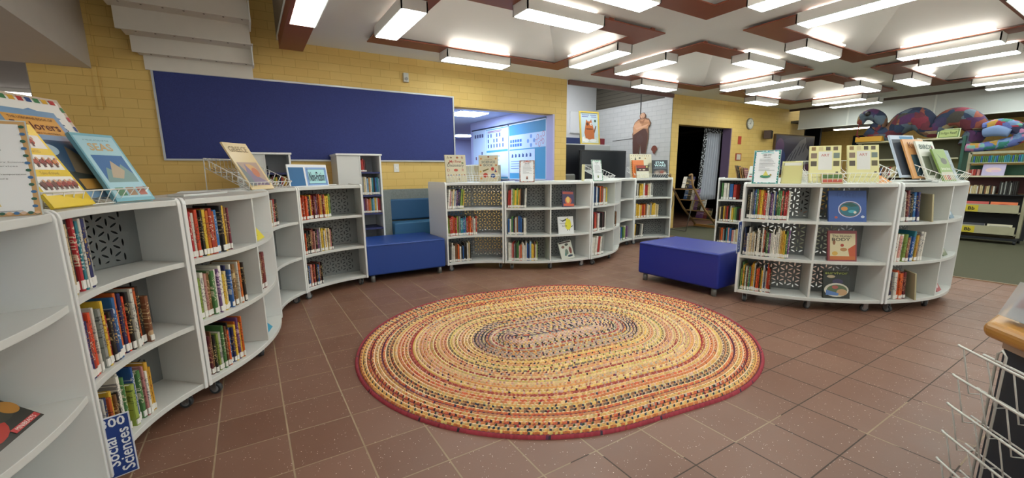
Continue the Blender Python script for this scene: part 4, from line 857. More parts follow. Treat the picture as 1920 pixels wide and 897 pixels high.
lb(.80, .08, .25, .30, '#aebfc6', [('e', .2, .55, .14, .16, '#8a4a4a'), ('r', .1, .1, .9, .35, '#8fa0ac'), ('e', .6, .25, .2, .1, '#c9ced0')], [('Sea', '#e8f0f2', .5, .85, .3), ('Birds', '#e8f0f2', .5, .62, .5)], 'silvery blue book at the right of the end basket', tilt=22)
P, rz = on_case('K', .95, .10); e = empty('orange_leaflet', P, rz + R(10)); bm = bmesh.new(); prism(bm, [(-.08, 0), (.10, 0), (.0, .075), (-.03, .08)], 0, .004, 0, 'y', Matrix.Rotation(R(-30), 4, 'X')); finish(bm, 'sheet', mat('#e0964a', .5), e); tag(e, 'small orange folded leaflet left of the bird basket', 'leaflet')
# flag signs on the case posts
def flag_sign(P, rz, w_, h_, label, top, words, vert=True):
    e = empty('shelf_sign', P, rz); bm = bmesh.new(); box(bm, -w_ / 2, 0, 0, w_ / 2, .004, h_); finish(bm, 'plate', mat('#d5dae4', .3), e, bevel=.002)
    art_part([('r', .05, .02, .95, .98, '#1f3f86')], e, w_, h_, 'blue_face')
    if top: text_part(top, '#e8ecf4', e, 0, h_ * .90, width=w_ * .7, y=-.002, bold=.02)
    for t, cx, wd in words: text_part(t, '#e8ecf4', e, cx * w_, h_ * (.42 if top else .5), width=wd * h_, y=-.002, rot=math.pi / 2, bold=.015)
    return tag(e, label, 'sign')
flag_sign((-.552, 2.112, .072), R(17), .105, .262, 'blue 300 Social Sciences sign hanging beside the lowest left books', '300', [('Social', -.17, .48), ('Sciences', .22, .70)])
P, rz = on_case('K', .0, .0, .50); flag_sign((P.x - .045, P.y - .03, .49), R(14.7), .10, .30, 'narrow blue Technology sign on the post of the large right bookcase', None, [('Technology', 0, .8)])
# ---- face-out books on shelves
def shelf_face(n, f, lev, w_, h_, base, art, tx, lab, tilt=14, inset=.05, yaw=0, roll=0): face_book(n, f, inset, LV[lev] + .0005, w_, h_, .014, tilt, base, art, tx, lab, yaw=yaw, roll=roll)
shelf_face('K', .70, 0, .30, .27, '#3a5796', [('e', .56, .4, .31, .27, '#b7c0d8'), ('e', .56, .4, .28, .245, '#8a3f4a'), ('e', .56, .4, .265, .23, '#2c6a78'), ('p', [(.35, .55), (.6, .62), (.78, .5), (.6, .48)], '#24504a'), ('e', .42, .42, .09, .07, '#c98a4a'), ('e', .62, .33, .1, .05, '#4aa0b0'), ('e', .7, .3, .04, .04, '#d8d0c0'), ('e', .2, .14, .04, .04, '#b05a5a'), ('e', .9, .16, .05, .04, '#c0c8d8')], [('EARTH', '#4a68a8', .5, .86, .5)], 'large blue book with a round sea picture, top right half of large bookcase', tilt=12, yaw=4)
shelf_face('K', .70, 1, .23, .27, '#8a3a3f', [('r', .08, .04, .95, .9, '#cfc29c'), ('e', .5, .52, .06, .05, '#a8402f'), ('e', .55, .38, .12, .06, '#a8794a'), ('p', [(.7, .4), (.95, .55), (.95, .1), (.75, .15)], '#b8542f'), ('r', .08, .04, .95, .16, '#b8642f'), ('e', .25, .25, .1, .07, '#c9a04a'), ('e', .22, .62, .05, .09, '#8a5a3a')], [('The Human', '#2b2a26', .48, .82, .66, None, .004), ('BODY', '#3a3a30', .46, .71, .64, .10, .02)], 'The Human Body book standing face-out on the middle shelf', tilt=12, yaw=2)
shelf_face('K', .695, 2, .215, .25, '#20261f', [('r', .02, .84, .98, .98, '#1c2410'), ('e', .3, .78, .16, .05, '#b9a888'), ('e', .55, .6, .2, .1, '#3a3450'), ('e', .5, .3, .46, .25, '#c9c4b4'), ('e', .52, .3, .38, .19, '#5a6a4a'), ('e', .7, .22, .2, .12, '#b8946c'), ('p', [(.1, .12), (.12, .3), (.6, .18), (.55, .1)], '#5a7ab0'), ('e', .45, .4, .12, .06, '#a85a52')], [('survivor', '#93a04a', .5, .91, .86, .1, .02)], 'dark green survivor book face-out on the bottom shelf', tilt=12, yaw=2)
shelf_face('G', .72, 0, .17, .21, '#3a2a52', [('r', .05, .8, .95, .95, '#a8402f'), ('e', .5, .4, .28, .22, '#c9603a'), ('e', .48, .45, .16, .2, '#d9b45a'), ('r', .1, .05, .98, .2, '#c8532f')], [], 'purple book with orange flames above the white bird book', roll=3)
shelf_face('G', .70, 1, .225, .225, '#d9dada', [('p', [(.1, .85), (.3, .78), (.55, .88), (.7, .95), (.6, .8), (.3, .7)], '#3a3a34'), ('e', .64, .5, .2, .28, '#d8cf2c'), ('p', [(.55, .9), (.8, .8), (.85, .5), (.5, .6)], '#d8cf2c'), ('p', [(.82, .4), (.97, .5), (.88, .35)], '#3a3a34'), ('e', .58, .2, .03, .03, '#4a4a3a'), ('e', .7, .2, .03, .03, '#4a4a3a')], [('magnificent', '#3a3a3a', .3, .6, .4), ('birds', '#3a3a3a', .42, .46, .3)], 'square white book with a yellow bird, middle of far bulging bookcase', tilt=12)
shelf_face('G', .73, 2, .19, .24, '#c9cabd', [('e', .3, .7, .12, .08, '#7a5a4a'), ('e', .6, .8, .14, .07, '#4a4f44'), ('e', .5, .4, .12, .16, '#6a7a6a'), ('e', .8, .45, .1, .2, '#7c3f34'), ('p', [(.3, .2), (.4, .45), (.45, .2)], '#2f6a64'), ('e', .7, .15, .2, .06, '#2f3a4a'), ('r', .05, .9, .95, .98, '#3a2a24')], [], 'white busy-patterned book under the white bird book', roll=-9, tilt=16)
shelf_face('C', .64, 0, .21, .17, '#e2d23a', lines(.2, .8, .2, .8, 4, '#b0a020', .03), [], 'yellow leaflet lying back on the top shelf of the bulging left bookcase', tilt=34, inset=.04)
shelf_face('C', .66, 2, .20, .16, '#3f97b8', [('e', .5, .5, .3, .2, '#d6ecf0'), ('p', [(.1, .1), (.4, .3), (.6, .1)], '#2f5f4a')], [], 'turquoise book leaning low on the bottom shelf of the bulging left bookcase', tilt=45, inset=.06)
for lev, c1, c2, ww in ((0, '#8aa4b8', '#c9d2d8', 'top'), (1, '#8f9c86', '#c9c5b8', 'middle'), (2, '#b0606a', '#d8c9cc', 'bottom')):
    shelf_face('L', .70, lev, .13, .12, c1, [('e', .5, .5, .3, .25, c2), ('e', .4, .7, .15, .1, '#4a4f50')], [], 'small book leaning in the %s right corner of the end bookcase' % ww, tilt=30, inset=.05)
# left-edge bookcase
art = [('e', .2, .82, .18, .13, '#2f5a3a'), ('e', .5, .6, .28, .16, '#c99a2c'), ('e', .78, .62, .2, .16, '#2c2a26'), ('e', .3, .25, .34, .2, '#b03024'), ('e', .7, .33, .24, .14, '#3a3a30'), ('e', .55, .85, .14, .08, '#8a2c24'), ('e', .9, .3, .12, .1, '#a8742c'), ('r', .5, .03, .98, .09, '#c03a3a')]
shelf_face('A', .79, 1, .25, .30, '#2a2a24', art, [('MINIBEASTS', '#f0e6e0', .74, .06, .36)], 'glossy book of red and yellow fruit lying back at the left edge', tilt=52, inset=.10)
shelf_face('A', .80, 0, .22, .20, '#2f6fc0', [('p', [(.0, .6), (.5, .9), (1, .7), (1, .5), (.4, .6)], '#4a9a5a')], [], 'bright blue book lying back on the upper shelf at the left edge', tilt=62, inset=.16)
for lev, f_, h_ in ((0, .30, .235), (2, .265, .24)):
    P, rz = on_case('L', f_, .05, LV[lev] + .001); e = empty('book', P, rz + R(58), R(-6)); bm = bmesh.new(); box(bm, -.008, 0, 0, .008, .003, h_); box(bm, -.09, .0, 0, .09, .012, h_); finish(bm, 'cover', mat('#b9b08c', .6), e, bevel=.002)
    tag(e, 'upright cream board at the end of the leaning books, %s shelf of the end bookcase' % LEVN[lev], 'book')
# cream files on the half hidden case
for lev, h_ in ((0, .24), (1, .22), (2, .23)):
    P, rz = on_case('M', .66 if lev == 0 else .70, .03, LV[lev] + .001); file_box(P, rz, .24 if lev == 0 else .15, h_, '#c9c8a4', 'cream file box on the %s shelf behind the right ottoman' % LEVN[lev], d=.2)
# stack of slim books and a flyer standing on that case
for k in range(5):
    P, rz = on_case('M', .30 + .035 * k, .12); b = bpy.data.objects.new('book', ME_BOOK); COL.objects.link(b); b.location = (P.x, P.y, 1.142); b.rotation_euler = (0, R(-14), rz); b.scale = (.012, .13, .2 - .012 * k); b.material_slots[0].link = 'OBJECT'; b.material_slots[0].material = book_mat('ukjum'[k])
    tag(b, '%s leaning book, %s from the left on top of the half-hidden case' % (PAL['ukjum'[k]][1], ORD[k]), 'book')
face_book('M', .62, .12, 1.138, .26, .19, .01, 16, '#dcdcd4', [('e', .55, .6, .2, .16, '#b0603a'), ('r', .1, .1, .9, .2, '#a83a34'), ('r', .1, .3, .9, .38, '#6a7a74')], [], 'white flyer with an orange picture behind the 000-099 card')

# ================================================================== RECESS: screen, cabinet, poster, cut-out
e = empty('television', (6.55, 6.85, 0)); bm = bmesh.new(); box(bm, -.67, -.03, .98, .67, .02, 1.71); finish(bm, 'screen_housing', mat('#101216', .35), e, bevel=.012)
bm = bmesh.new(); box(bm, -.64, -.034, 1.02, .64, -.03, 1.68); finish(bm, 'screen', mat('#23272e', .18), e)
bm = bmesh.new(); box(bm, -.05, .02, .2, .05, .06, 1.3); box(bm, -.35, -.25, .02, .35, .3, .06); box(bm, -.05, -.02, .06, .05, .06, .25); finish(bm, 'stand', M_DARK, e); tag(e, 'large black flat television standing in the brick recess', 'television')
e = empty('storage_cupboard', (5.95, 7.5, 0)); bm = bmesh.new(); box(bm, -.45, -.25, 0, 1.2, .25, 1.86); finish(bm, 'body', mat('#c3c5c4', .5), e, bevel=.005)
bm = bmesh.new(); box(bm, -.44, -.262, .05, .42, -.25, 1.84); finish(bm, 'door', mat('#1d2027', .5), e); bm = bmesh.new(); box(bm, .43, -.262, .05, 1.19, -.25, 1.84); finish(bm, 'door', mat('#b5b8b8', .5), e); tag(e, 'grey cupboard with a black door behind the television', 'cupboard')
e = empty('red_box', (7.0, 7.35, 1.862)); bm = bmesh.new(); box(bm, -.16, -.08, 0, .16, .1, .15); finish(bm, 'body', mat('#7c1f2a', .5), e, bevel=.01); tag(e, 'small dark red box right of the cat poster', 'box')
bpy.data.objects[e.name].location = (6.98, 7.5, 1.862)
# poster in a yellow frame leaning on the cupboard
e = empty('cat_poster', (6.60, 7.26, 1.862), R(-6), R(-7)); W, H = .52, .72; bpy.data.objects[e.name].location = (6.58, 7.28, 1.862)
bm = bmesh.new()
for a in ((-W / 2, 0, W / 2, .03), (-W / 2, H - .03, W / 2, H), (-W / 2, .03, -W / 2 + .03, H - .03), (W / 2 - .03, .03, W / 2, H - .03)): box(bm, a[0], 0, a[1], a[2], .03, a[3])
finish(bm, 'frame', mat('#c9b04a', .4), e); bm = bmesh.new(); box(bm, -W / 2 + .02, .012, .02, W / 2 - .02, .02, H - .02); finish(bm, 'backing', mat('#b9c8c6', .6), e)
art_part([('r', .06, .05, .94, .95, '#b9ccd0'), ('r', .06, .05, .94, .22, '#c7d0c4'), ('p', [(.28, .15), (.22, .35), (.3, .62), (.34, .76), (.42, .70), (.52, .70), (.6, .77), (.66, .6), (.74, .4), (.72, .15)], '#b8652f'), ('e', .4, .62, .07, .05, '#5a3424'), ('e', .58, .62, .06, .045, '#e8e6dc'), ('e', .585, .62, .025, .02, '#2a2420'), ('e', .48, .47, .2, .015, '#5a2a1c'), ('p', [(.7, .4), (.82, .58), (.86, .56), (.74, .34)], '#7c4a2c'), ('e', .8, .72, .05, .04, '#2f4a34'), ('r', .12, .88, .5, .9, '#5a5a9a'), ('r', .56, .88, .88, .9, '#5a5a9a'), ('r', .12, .83, .45, .85, '#5a5a9a'), ('r', .6, .83, .88, .85, '#5a5a9a'), ('e', .3, .12, .13, .06, '#e4e6e2'), ('e', .65, .12, .18, .05, '#e0e2de'), ('p', [(.1, .2), (.2, .25), (.22, .1), (.1, .08)], '#e9e9e4')], e, W, H, 'picture', y=.011)
tag(e, 'yellow-framed poster of an orange cat leaning in the recess', 'poster')
# flat painted cut-out figure on the white brick
e = empty('painted_cutout', (7.74, 6.89, 1.66), -math.pi / 2); W, H = .62, .90
body = [(.16, 0), (.12, .30), (.08, .5), (.12, .56), (.10, .66), (.18, .78), (.36, .86), (.42, .86), (.40, .94), (.48, 1), (.60, 1), (.68, .94), (.66, .87), (.82, .84), (.92, .74), (.88, .66), (.80, .64), (.84, .52), (.84, .36), (.74, 0), (.52, 0), (.50, .20), (.46, .20), (.42, 0)]
bm = bmesh.new(); prism(bm, [((a - .5) * W, b * H) for a, b in body], 0, .012, 0, 'y'); finish(bm, 'board', mat('#8a6450', .6), e)
art_part([('p', [(.14, .01), (.11, .3), (.14, .5), (.36, .6), (.70, .6), (.82, .48), (.82, .36), (.73, .01), (.53, .01), (.51, .22), (.45, .22), (.41, .01)], '#5c3f38'), ('p', [(.14, .48), (.12, .66), (.2, .78), (.4, .84), (.66, .84), (.84, .8), (.88, .72), (.8, .6), (.6, .62), (.4, .56)], '#cf9a72'), ('e', .54, .93, .11, .065, '#d9ac8a'), ('e', .34, .70, .2, .06, '#dca882'), ('e', .7, .71, .2, .06, '#c08a62'), ('e', .45, .36, .16, .12, '#5f4640'), ('p', [(.36, .85), (.54, .80), (.68, .86), (.6, .74), (.46, .74)], '#a87452')] + [('e', .5, .945, .012, .008, '#3a2a24'), ('e', .6, .945, .012, .008, '#3a2a24'), ('p', [(.5, .90), (.6, .90), (.57, .885), (.53, .885)], '#8a5a44'), ('p', [(.2, .64), (.3, .60), (.75, .66), (.84, .72), (.7, .70), (.4, .66)], '#e0b08c')], e, W, H, 'painted_figure', y=-.001)
tag(e, 'painted wooden cut-out of a stout figure with folded arms on white brick', 'cut-out figure')
e = empty('painted_cutout', (7.74, 6.50, 1.66), -math.pi / 2); bm = bmesh.new(); prism(bm, [(.08 * math.cos(a * .35) * (1 if a < 10 else .55) - .0, .07 + .09 * math.sin(a * .35)) for a in range(18)], 0, .012, 0, 'y'); finish(bm, 'board', mat('#7c4434', .6), e); tag(e, 'small red-brown curl-shaped cut-out right of the painted figure', 'cut-out figure')
# chair and green crate behind the row
e = empty('office_chair', (5.60, 6.60, 0), R(20)); soft('backrest', (-.2, .12, .78, .2, .2, 1.22), mat('#6f6f68', .9), e, .04); soft('seat', (-.22, -.25, .44, .22, .18, .52), mat('#6f6f68', .9), e, .03)
bm = bmesh.new(); cyl(bm, (0, 0, .08), .025, .37); tube(bm, [(0, .18, .48), (0, .24, .7), (0, .2, .9)], .015); finish(bm, 'column', M_DARK, e)
bm = bmesh.new(); [tube(bm, [(0, 0, .09), (.28 * math.cos(a * 1.2566), .28 * math.sin(a * 1.2566), .03)], .018) for a in range(5)]; finish(bm, 'star_base', M_DARK, e); tag(e, 'grey office chair behind the bookcases at the recess', 'chair')
e = empty('monitor', (5.20, 7.1, 0)); bm = bmesh.new(); box(bm, -.16, 0, 1.1, .16, .05, 1.36); finish(bm, 'housing', mat('#1f3a2a', .4), e, bevel=.01); bm = bmesh.new(); box(bm, -.13, -.003, 1.13, .13, 0, 1.33); finish(bm, 'screen', emis('#2f8a4c', .5, 'green_screen'), e)
bm = bmesh.new(); box(bm, -.02, .05, .76, .02, .08, 1.2); box(bm, -.12, -.05, .75, .12, .15, .765); finish(bm, 'stand', M_DARK, e)
tag(e, 'small dark monitor with a green screen at the left of the recess', 'monitor')
e = empty('desk', (5.2, 7.2, 0)); bm = bmesh.new(); box(bm, -.23, -.3, .72, .23, .4, .75); finish(bm, 'top', mat('#8a8a84', .5), e)
for x in (-.2, .2):
    for y in (-.27, .37): bm = bmesh.new(); box(bm, x - .02, y - .02, 0, x + .02, y + .02, .72); finish(bm, 'leg', M_DARK, e)
tag(e, 'grey desk under the small green-screened monitor', 'desk')

# ================================================================== RIGHT PART OF THE BACK WALL
e = empty('wall_clock', (10.70, 6.1, 2.39)); bm = bmesh.new(); cyl(bm, (0, 0, 0), .135, -.035, 'y', 36); finish(bm, 'case', mat('#8f8f88', .3, .4), e)
bm = bmesh.new(); cyl(bm, (0, -.036, 0), .118, -.003, 'y', 36); finish(bm, 'face', mat('#e4e2d4', .4), e)
bm = bmesh.new(); box(bm, -.004, -.043, -.01, .004, -.041, .075); finish(bm, 'minute_hand', M_DARK, e); bm = bmesh.new(); box(bm, -.055, -.043, -.004, .01, -.041, .004); finish(bm, 'hour_hand', M_DARK, e)
bm = bmesh.new()
for k in range(12): a = k * math.pi / 6; box(bm, -.003, -.0415, .092, .003, -.0395, .108, M=Matrix.Rotation(a, 4, 'Y'))
finish(bm, 'hour_marks', M_DARK, e); tag(e, 'round wall clock with cream face high on the yellow wall', 'clock')
e = empty('wall_speaker', (11.43, 6.0, 2.05), R(20)); bm = bmesh.new(); prism(bm, [(-.15, -.08), (.15, -.08), (.15, .08), (-.15, .08)], 0, .2, 0, 'z'); finish(bm, 'cabinet', mat('#4a3328', .5), e, bevel=.004)
bm = bmesh.new(); box(bm, -.13, -.09, .01, .13, -.08, .19); finish(bm, 'grille', mat('#15130f', .8), e); bm = bmesh.new(); tube(bm, [(0, .05, .1), (0.05, .13, .1)], .01); finish(bm, 'bracket', M_DARK, e); tag(e, 'small brown loudspeaker mounted on the yellow wall', 'speaker')
e = empty('wall_painting', (12.95, 6.06, 1.12)); W, H = 2.12, 1.08; bm = bmesh.new(); box(bm, -W / 2, -.02, 0, W / 2, .03, H); finish(bm, 'board', mat('#5f4a34', .6), e)
art_part([('r', .015, .03, .985, .97, '#252a4c'), ('e', .12, .7, .1, .2, '#5a3a6c'), ('e', .15, .4, .12, .25, '#2a3f78'), ('e', .85, .15, .12, .14, '#55305a'), ('e', .5, .85, .3, .08, '#33365a'), ('p', [(.15, .15), (.6, .85), (.75, .95), (.8, .7), (.9, .6), (.82, .4), (.95, .3), (.7, .25), (.5, .35), (.3, .1)], '#7c7f8c')] + [('p', [(.2 + .1 * k, .18 + .08 * k), (.22 + .1 * k, .17 + .08 * k), (.36 + .09 * k, .48 + .08 * k), (.34 + .09 * k, .48 + .08 * k)], '#2a2e4a') for k in range(6)], e, W, H, 'painting', y=-.0215)
tag(e, 'dark blue and purple abstract painting with grey shapes on the yellow wall', 'painting')
wall_plate('fire_sign', 10.34, 1.89, .13, .19, .012, '#b8432c', 'small red sign on the yellow wall right of the doorway', 'sign')
e = wall_plate('alarm_panel', 10.34, 1.50, .24, .17, .015, '#a84a38', 'red-framed notice below the small red sign', 'notice'); art_part([('r', .15, .12, .85, .88, '#c9c2b4')], e, .24, .17, 'paper', y=-.0165)
# curtain at the doorway
def curtain():
    e = empty('curtain', (9.72, 6.42, .55)); bm = bmesh.new(); rows_ = []
    for j in range(13):
        z = 1.70 * j / 12; L = []
        for i in range(61):
            t = i / 60; w_ = .60 + .10 * (1 - j / 12); L.append(bm.verts.new((-w_ * .45 - .10 * (1 - j / 12) + w_ * t, .035 * math.sin(t * 44 + .5 * math.sin(j * .6)) , z)))
        rows_.append(L)
    for j in range(12):
        for i in range(60): f = bm.faces.new((rows_[j][i], rows_[j][i + 1], rows_[j + 1][i + 1], rows_[j + 1][i])); f.smooth = True
    o = finish(bm, 'drape', mat('#a9adb8', .8, noise=.05, name='pale_grey_cloth'), e, normals=False); so = o.modifiers.new('thickness', 'SOLIDIFY'); so.thickness = .004
    m, g = newmat('black_white_print', .8); n = g.noise(g.coord(), 26, 3); g.l.new(g.mix(g.math('GREATER_THAN', n, .55), lin('#15151a'), lin('#b8bac0')), g.b.inputs['Base Color'])
    bm = bmesh.new(); N = 40; A = []
    for j in range(N + 1):
        z = 1.72 * j / N; A.append((bm.verts.new((-.52 + .16 * j / N, -.03, z * 1.0)), bm.verts.new((-.40 + .14 * j / N, -.05, z))))
    for j in range(N): bm.faces.new((A[j][0], A[j][1], A[j + 1][1], A[j + 1][0]))
    A = [(bm.verts.new((-.40 + .75 * i / 20, -.05 + .01 * (i % 2), 1.60)), bm.verts.new((-.40 + .75 * i / 20, -.05 + .01 * (i % 2), 1.72))) for i in range(21)]
    for i in range(20): bm.faces.new((A[i][0], A[i + 1][0], A[i + 1][1], A[i][1]))
    o = finish(bm, 'patterned_border', m, e, normals=False); so = o.modifiers.new('thickness', 'SOLIDIFY'); so.thickness = .004
    bm = bmesh.new(); tube(bm, [(-1.2, 0, 1.715), (.35, 0, 1.715)], .012); finish(bm, 'rail', M_DARK, e)
    return tag(e, 'pale grey curtain with black and white border in the dark doorway', 'curtain')
curtain()
# leaning wooden display rack with books beside the doorway
e = empty('book_display_rack', (8.15, 5.72, 0.011)); WD = mat('#8a6a42', .5, noise=.15, name='oiled_wood')
bm = bmesh.new()
for y in (-.26, .26): tube(bm, [(-.47, y, 1.18), (-.42, y, .95), (.02, y, .45), (.52, y, .04)], .022, 6); tube(bm, [(-.47, y, 1.18), (-.55, y, 1.16)], .02, 6)
finish(bm, 'side_rail', WD, e)
bm = bmesh.new()
for y in (-.24, .24): tube(bm, [(-.30, y, .82), (-.52, y, .015)], .008, 6)
tube(bm, [(-.52, -.24, .02), (-.52, .24, .02)], .008, 6); finish(bm, 'prop_leg', mat('#55504a', .5), e)
for x, z in ((-.36, .86), (-.14, .62), (.10, .38), (.34, .18)):
    bm = bmesh.new(); box(bm, x, -.26, z, x + .16, .26, z + .015); finish(bm, 'shelf', WD, e)
bm = bmesh.new(); box(bm, .50, -.30, .0, .56, .30, .05); finish(bm, 'foot', mat('#b0803f', .5), e)
tag(e, 'slanting wooden display rack full of thin books beside the dark doorway', 'display rack')
k = 0
for x, z, cs in ((-.30, .89, 'nkw'), (-.09, .635, 'bpwk'), (.15, .395, 'cwkp'), (.39, .195, 'pkmp')):
    for c in cs:
        b = bpy.data.objects.new('book', ME_BOOK); COL.objects.link(b); b.location = (8.15 + x + .03 * (k % 4) - .02, 5.72 - .19 + .11 * (k % 4), z + .013); b.rotation_euler = (0, R(14), R(-8)); b.scale = (.02, .10, .24); b.material_slots[0].link = 'OBJECT'; b.material_slots[0].material = book_mat(c)
        tag(b, '%s book, %s from the front on the %s step of the slanting rack' % (PAL[c][1], ORD[k % 4], ORD[k // 4 if k < 3 else (k - 3) // 4 + 1]), 'book', 'books on the slanting rack'); k += 1
e = empty('music_stand', (9.3, 7.4, 0)); bm = bmesh.new(); tube(bm, [(0, 0, .3), (0, 0, 1.0)], .012); finish(bm, 'pole', M_DARK, e); bm = bmesh.new(); [tube(bm, [(0, 0, .35), (.25 * math.cos(a), .25 * math.sin(a), .01)], .01) for a in (0, 2.1, 4.2)]; finish(bm, 'tripod', M_DARK, e); tag(e, 'dark stand with splayed legs inside the dim doorway', 'stand')

# ================================================================== FAR RIGHT SHELVING
BE = mat('#a8a387', .5, noise=.05, name='beige_metal')
e = empty('book_trolley', (10.75, 1.82, .008), R(-90))      # local +x runs to the viewer's right
def bx(name, a, m_, par=e, bev=0): bm = bmesh.new(); box(bm, *a); return finish(bm, name, m_, par, bevel=bev)
W = .36
for s_ in (-1, 1): bx('end_post', (s_ * W - .02, -.02, .10, s_ * W + .02, .05, 1.52), BE)
bx('top_rail', (-W, -.02, 1.49, W, .02, 1.53), BE); bx('shelf', (-W, -.10, 1.33, W, .16, 1.345), BE); bx('shelf', (-W - .03, -.16, 1.10, W + .05, .18, 1.125), mat('#c9c4a8', .5)); bx('shelf', (-W, -.1, .80, W, .16, .815), M_DARK)
bx('back_panel', (-W, .14, .15, W, .15, .8), M_DARK); bx('back_panel', (-W, .14, 1.13, W, .15, 1.30), mat('#2f5a44', .6)); bx('back_panel', (-W, .14, .82, W, .15, 1.10), mat('#5a3434', .7))
for z in (.50, .14):
    bt = bx('bin_tray', (-W + .02, -.20, z, W - .02, -.185, z + .15), BE); bx('label_plate', (-W + .09, -.206, z + .02, -W + .25, -.2, z + .13), mat('#c9b62c', .5), bt); text_part('Bb', '#2a2410', bt, -W + .17, z + .075, height=.06, y=-.208, bold=.03)
    bx('bin_base', (-W + .02, -.2, z, W - .02, .12, z + .015), BE)
bx('base', (-W - .02, -.2, .06, W + .02, .18, .10), M_DARK)
for x in (-W, W):
    for y in (-.17, .15):
        bm = bmesh.new(); cyl(bm, (x - .015, y, .035), .035, .03, 'x'); finish(bm, 'wheel', M_DARK, e)
bx('side_pole', (W + .03, -.02, .06, W + .07, .02, 1.12), M_DARK)
tag(e, 'beige metal book trolley with yellow Bb labels at the right', 'book trolley')
def put_book(x, y, z, rz, sx, sy, sz, c, label, group=None, ry=0):
    b = bpy.data.objects.new('book', ME_BOOK); COL.objects.link(b); b.location = (x, y, z); b.rotation_euler = (0, ry, rz); b.scale = (sx, sy, sz); b.material_slots[0].link = 'OBJECT'; b.material_slots[0].material = book_mat(c); tag(b, label, 'book', group)
r = random.Random(9)
def stuff_row(x0, y0, z, n_, wd, codes, h_, dirv=(0, -1)):
    for i in range(n_):
        c = r.choice(codes); M = Matrix.Translation((x0 + dirv[0] * wd * i, y0 + dirv[1] * wd * i, z)) @ Euler((0, 0, R(-90))).to_matrix().to_4x4() @ Matrix.Diagonal((wd * .9, .12, h_ * r.uniform(.85, 1), 1))
        mm = mat(PAL[c][0], .45, noise=.35, nscale=30)
        if mm not in STUFF['mats']: STUFF['mats'].append(mm)
        book_mesh(bm=STUFF['bm'], M=M, cover=STUFF['mats'].index(mm), page=0)
stuff_row(10.66, 2.15, 1.134, 14, .016, 'rmui', .11); stuff_row(10.66, 2.14, .825, 18, .019, 'cujwk', .15); stuff_row(10.66, 1.75, .825, 10, .02, 'ksuk', .22); stuff_row(10.66, 2.13, 1.354, 26, .022, 'gtgb', .12)
def faceb(y, z, w_, h_, base, art, lab, x=10.57, tilt=12): face_book(None, 0, 0, 0, w_, h_, .02, tilt, base, art, [], lab, at=(x, y, z, -90))
faceb(1.97, .535, .28, .17, '#b5433a', [('r', .1, .4, .9, .6, '#e0b8a8')], 'red picture book in the upper Bb tray'); faceb(1.66, .535, .30, .17, '#d0652c', [('e', .5, .6, .3, .2, '#a83a24')], 'orange picture book in the upper Bb tray')
faceb(1.97, .175, .28, .16, '#c9c4bc', [('r', .0, .75, 1, 1, '#3a3a44'), ('e', .4, .3, .3, .15, '#8a3f3a')], 'white book with dark band in the lower Bb tray'); faceb(1.66, .175, .28, .16, '#c9c3a8', [('r', .1, .5, .9, .8, '#5a5a6a'), ('e', .6, .25, .3, .15, '#5a6a8a')], 'cream and grey book in the lower Bb tray')
faceb(1.86, 1.127, .26, .21, '#b3a8c9', [('e', .5, .5, .35, .2, '#d6b8b0'), ('e', .6, .4, .2, .1, '#c9a8c0')], 'lilac glossy book standing on the trolley', x=10.62, tilt=18)
# beige wall shelving with patchwork snake
e = empty('metal_shelving', (11.15, 3.15, .008), R(-90)); W = .78
for x in (-W, 0, W): bx('upright', (x - .02, -.03, 0, x + .02, .03, 1.80), BE, e)
for z in (1.78, 1.42, 1.08, .74, .4, .08): bx('shelf', (-W, -.2, z, W, .2, z + .025), mat('#c0bb9c', .5), e)
bx('back_panel', (-W, .19, 1.45, W, .2, 1.78), mat('#55523f', .7), e); bx('back_panel', (-W, .19, 1.1, W, .2, 1.42), mat('#a9a67f', .7), e); bx('back_panel', (-W, .19, .1, W, .2, 1.08), mat('#4a3a30', .7), e)
bx('end_panel', (W + .02, -.22, 0, W + .06, .22, 1.82), mat('#2f5a4c', .6), e)
tag(e, 'beige metal shelving with a green end panel under the patchwork snake', 'shelving')
e = empty('yellow_box', (11.02, 3.72, 1.814), R(-90)); bx('body', (-.22, -.12, 0, .22, .12, .10), mat('#c9962a', .5), e, .005); tag(e, 'flat golden yellow box on the left end of the beige shelving', 'box')
e = empty('shelf_sign', (10.98, 2.56, 1.807), R(-90), R(-10)); bx('frame', (-.15, 0, 0, .15, .01, .17), mat('#c9d8a8', .4), e, .003); art_part([('r', .05, .07, .95, .93, '#5f7a3a'), ('r', .1, .14, .9, .86, '#a9b86a')], e, .3, .17, 'printed_card'); text_part('Indigo Reef!', '#3f4a20', e, 0, .085, width=.21, height=.06, y=-.003, bold=.01); tag(e, 'small green framed sign with dark lettering under the patchwork snake', 'sign')
stuff_row(11.0, 3.85, 1.11, 30, .02, 'wrscub', .2); stuff_row(11.0, 3.0, 1.11, 6, .03, 'cw', .25)
def patch_mat(name, cols, scale):
    m, g = newmat(name, .95); vo = g.new('ShaderNodeTexVoronoi', feature='F1', distance='CHEBYCHEV'); g.l.new(g.coord(), vo.inputs['Vector']); vo.inputs['Scale'].default_value = scale
    wn = g.new('ShaderNodeTexWhiteNoise', noise_dimensions='3D'); g.l.new(vo.outputs['Position'], wn.inputs['Vector']); cr = g.new('ShaderNodeValToRGB'); cr.color_ramp.interpolation = 'CONSTANT'
    for i, c in enumerate(cols):
        el = cr.color_ramp.elements[0] if i == 0 else (cr.color_ramp.elements[1] if i == 1 else cr.color_ramp.elements.new(i / len(cols)))
        el.position = i / len(cols); el.color = lin(c)
    g.l.new(wn.outputs['Value'], cr.inputs[0]); n = g.noise(g.coord(), 30, 3); g.l.new(g.mix(g.math('MULTIPLY', n, .35), cr.outputs[0], lin('#2a2226')), g.b.inputs['Base Color']); g.bump(n, .5, .01); return m
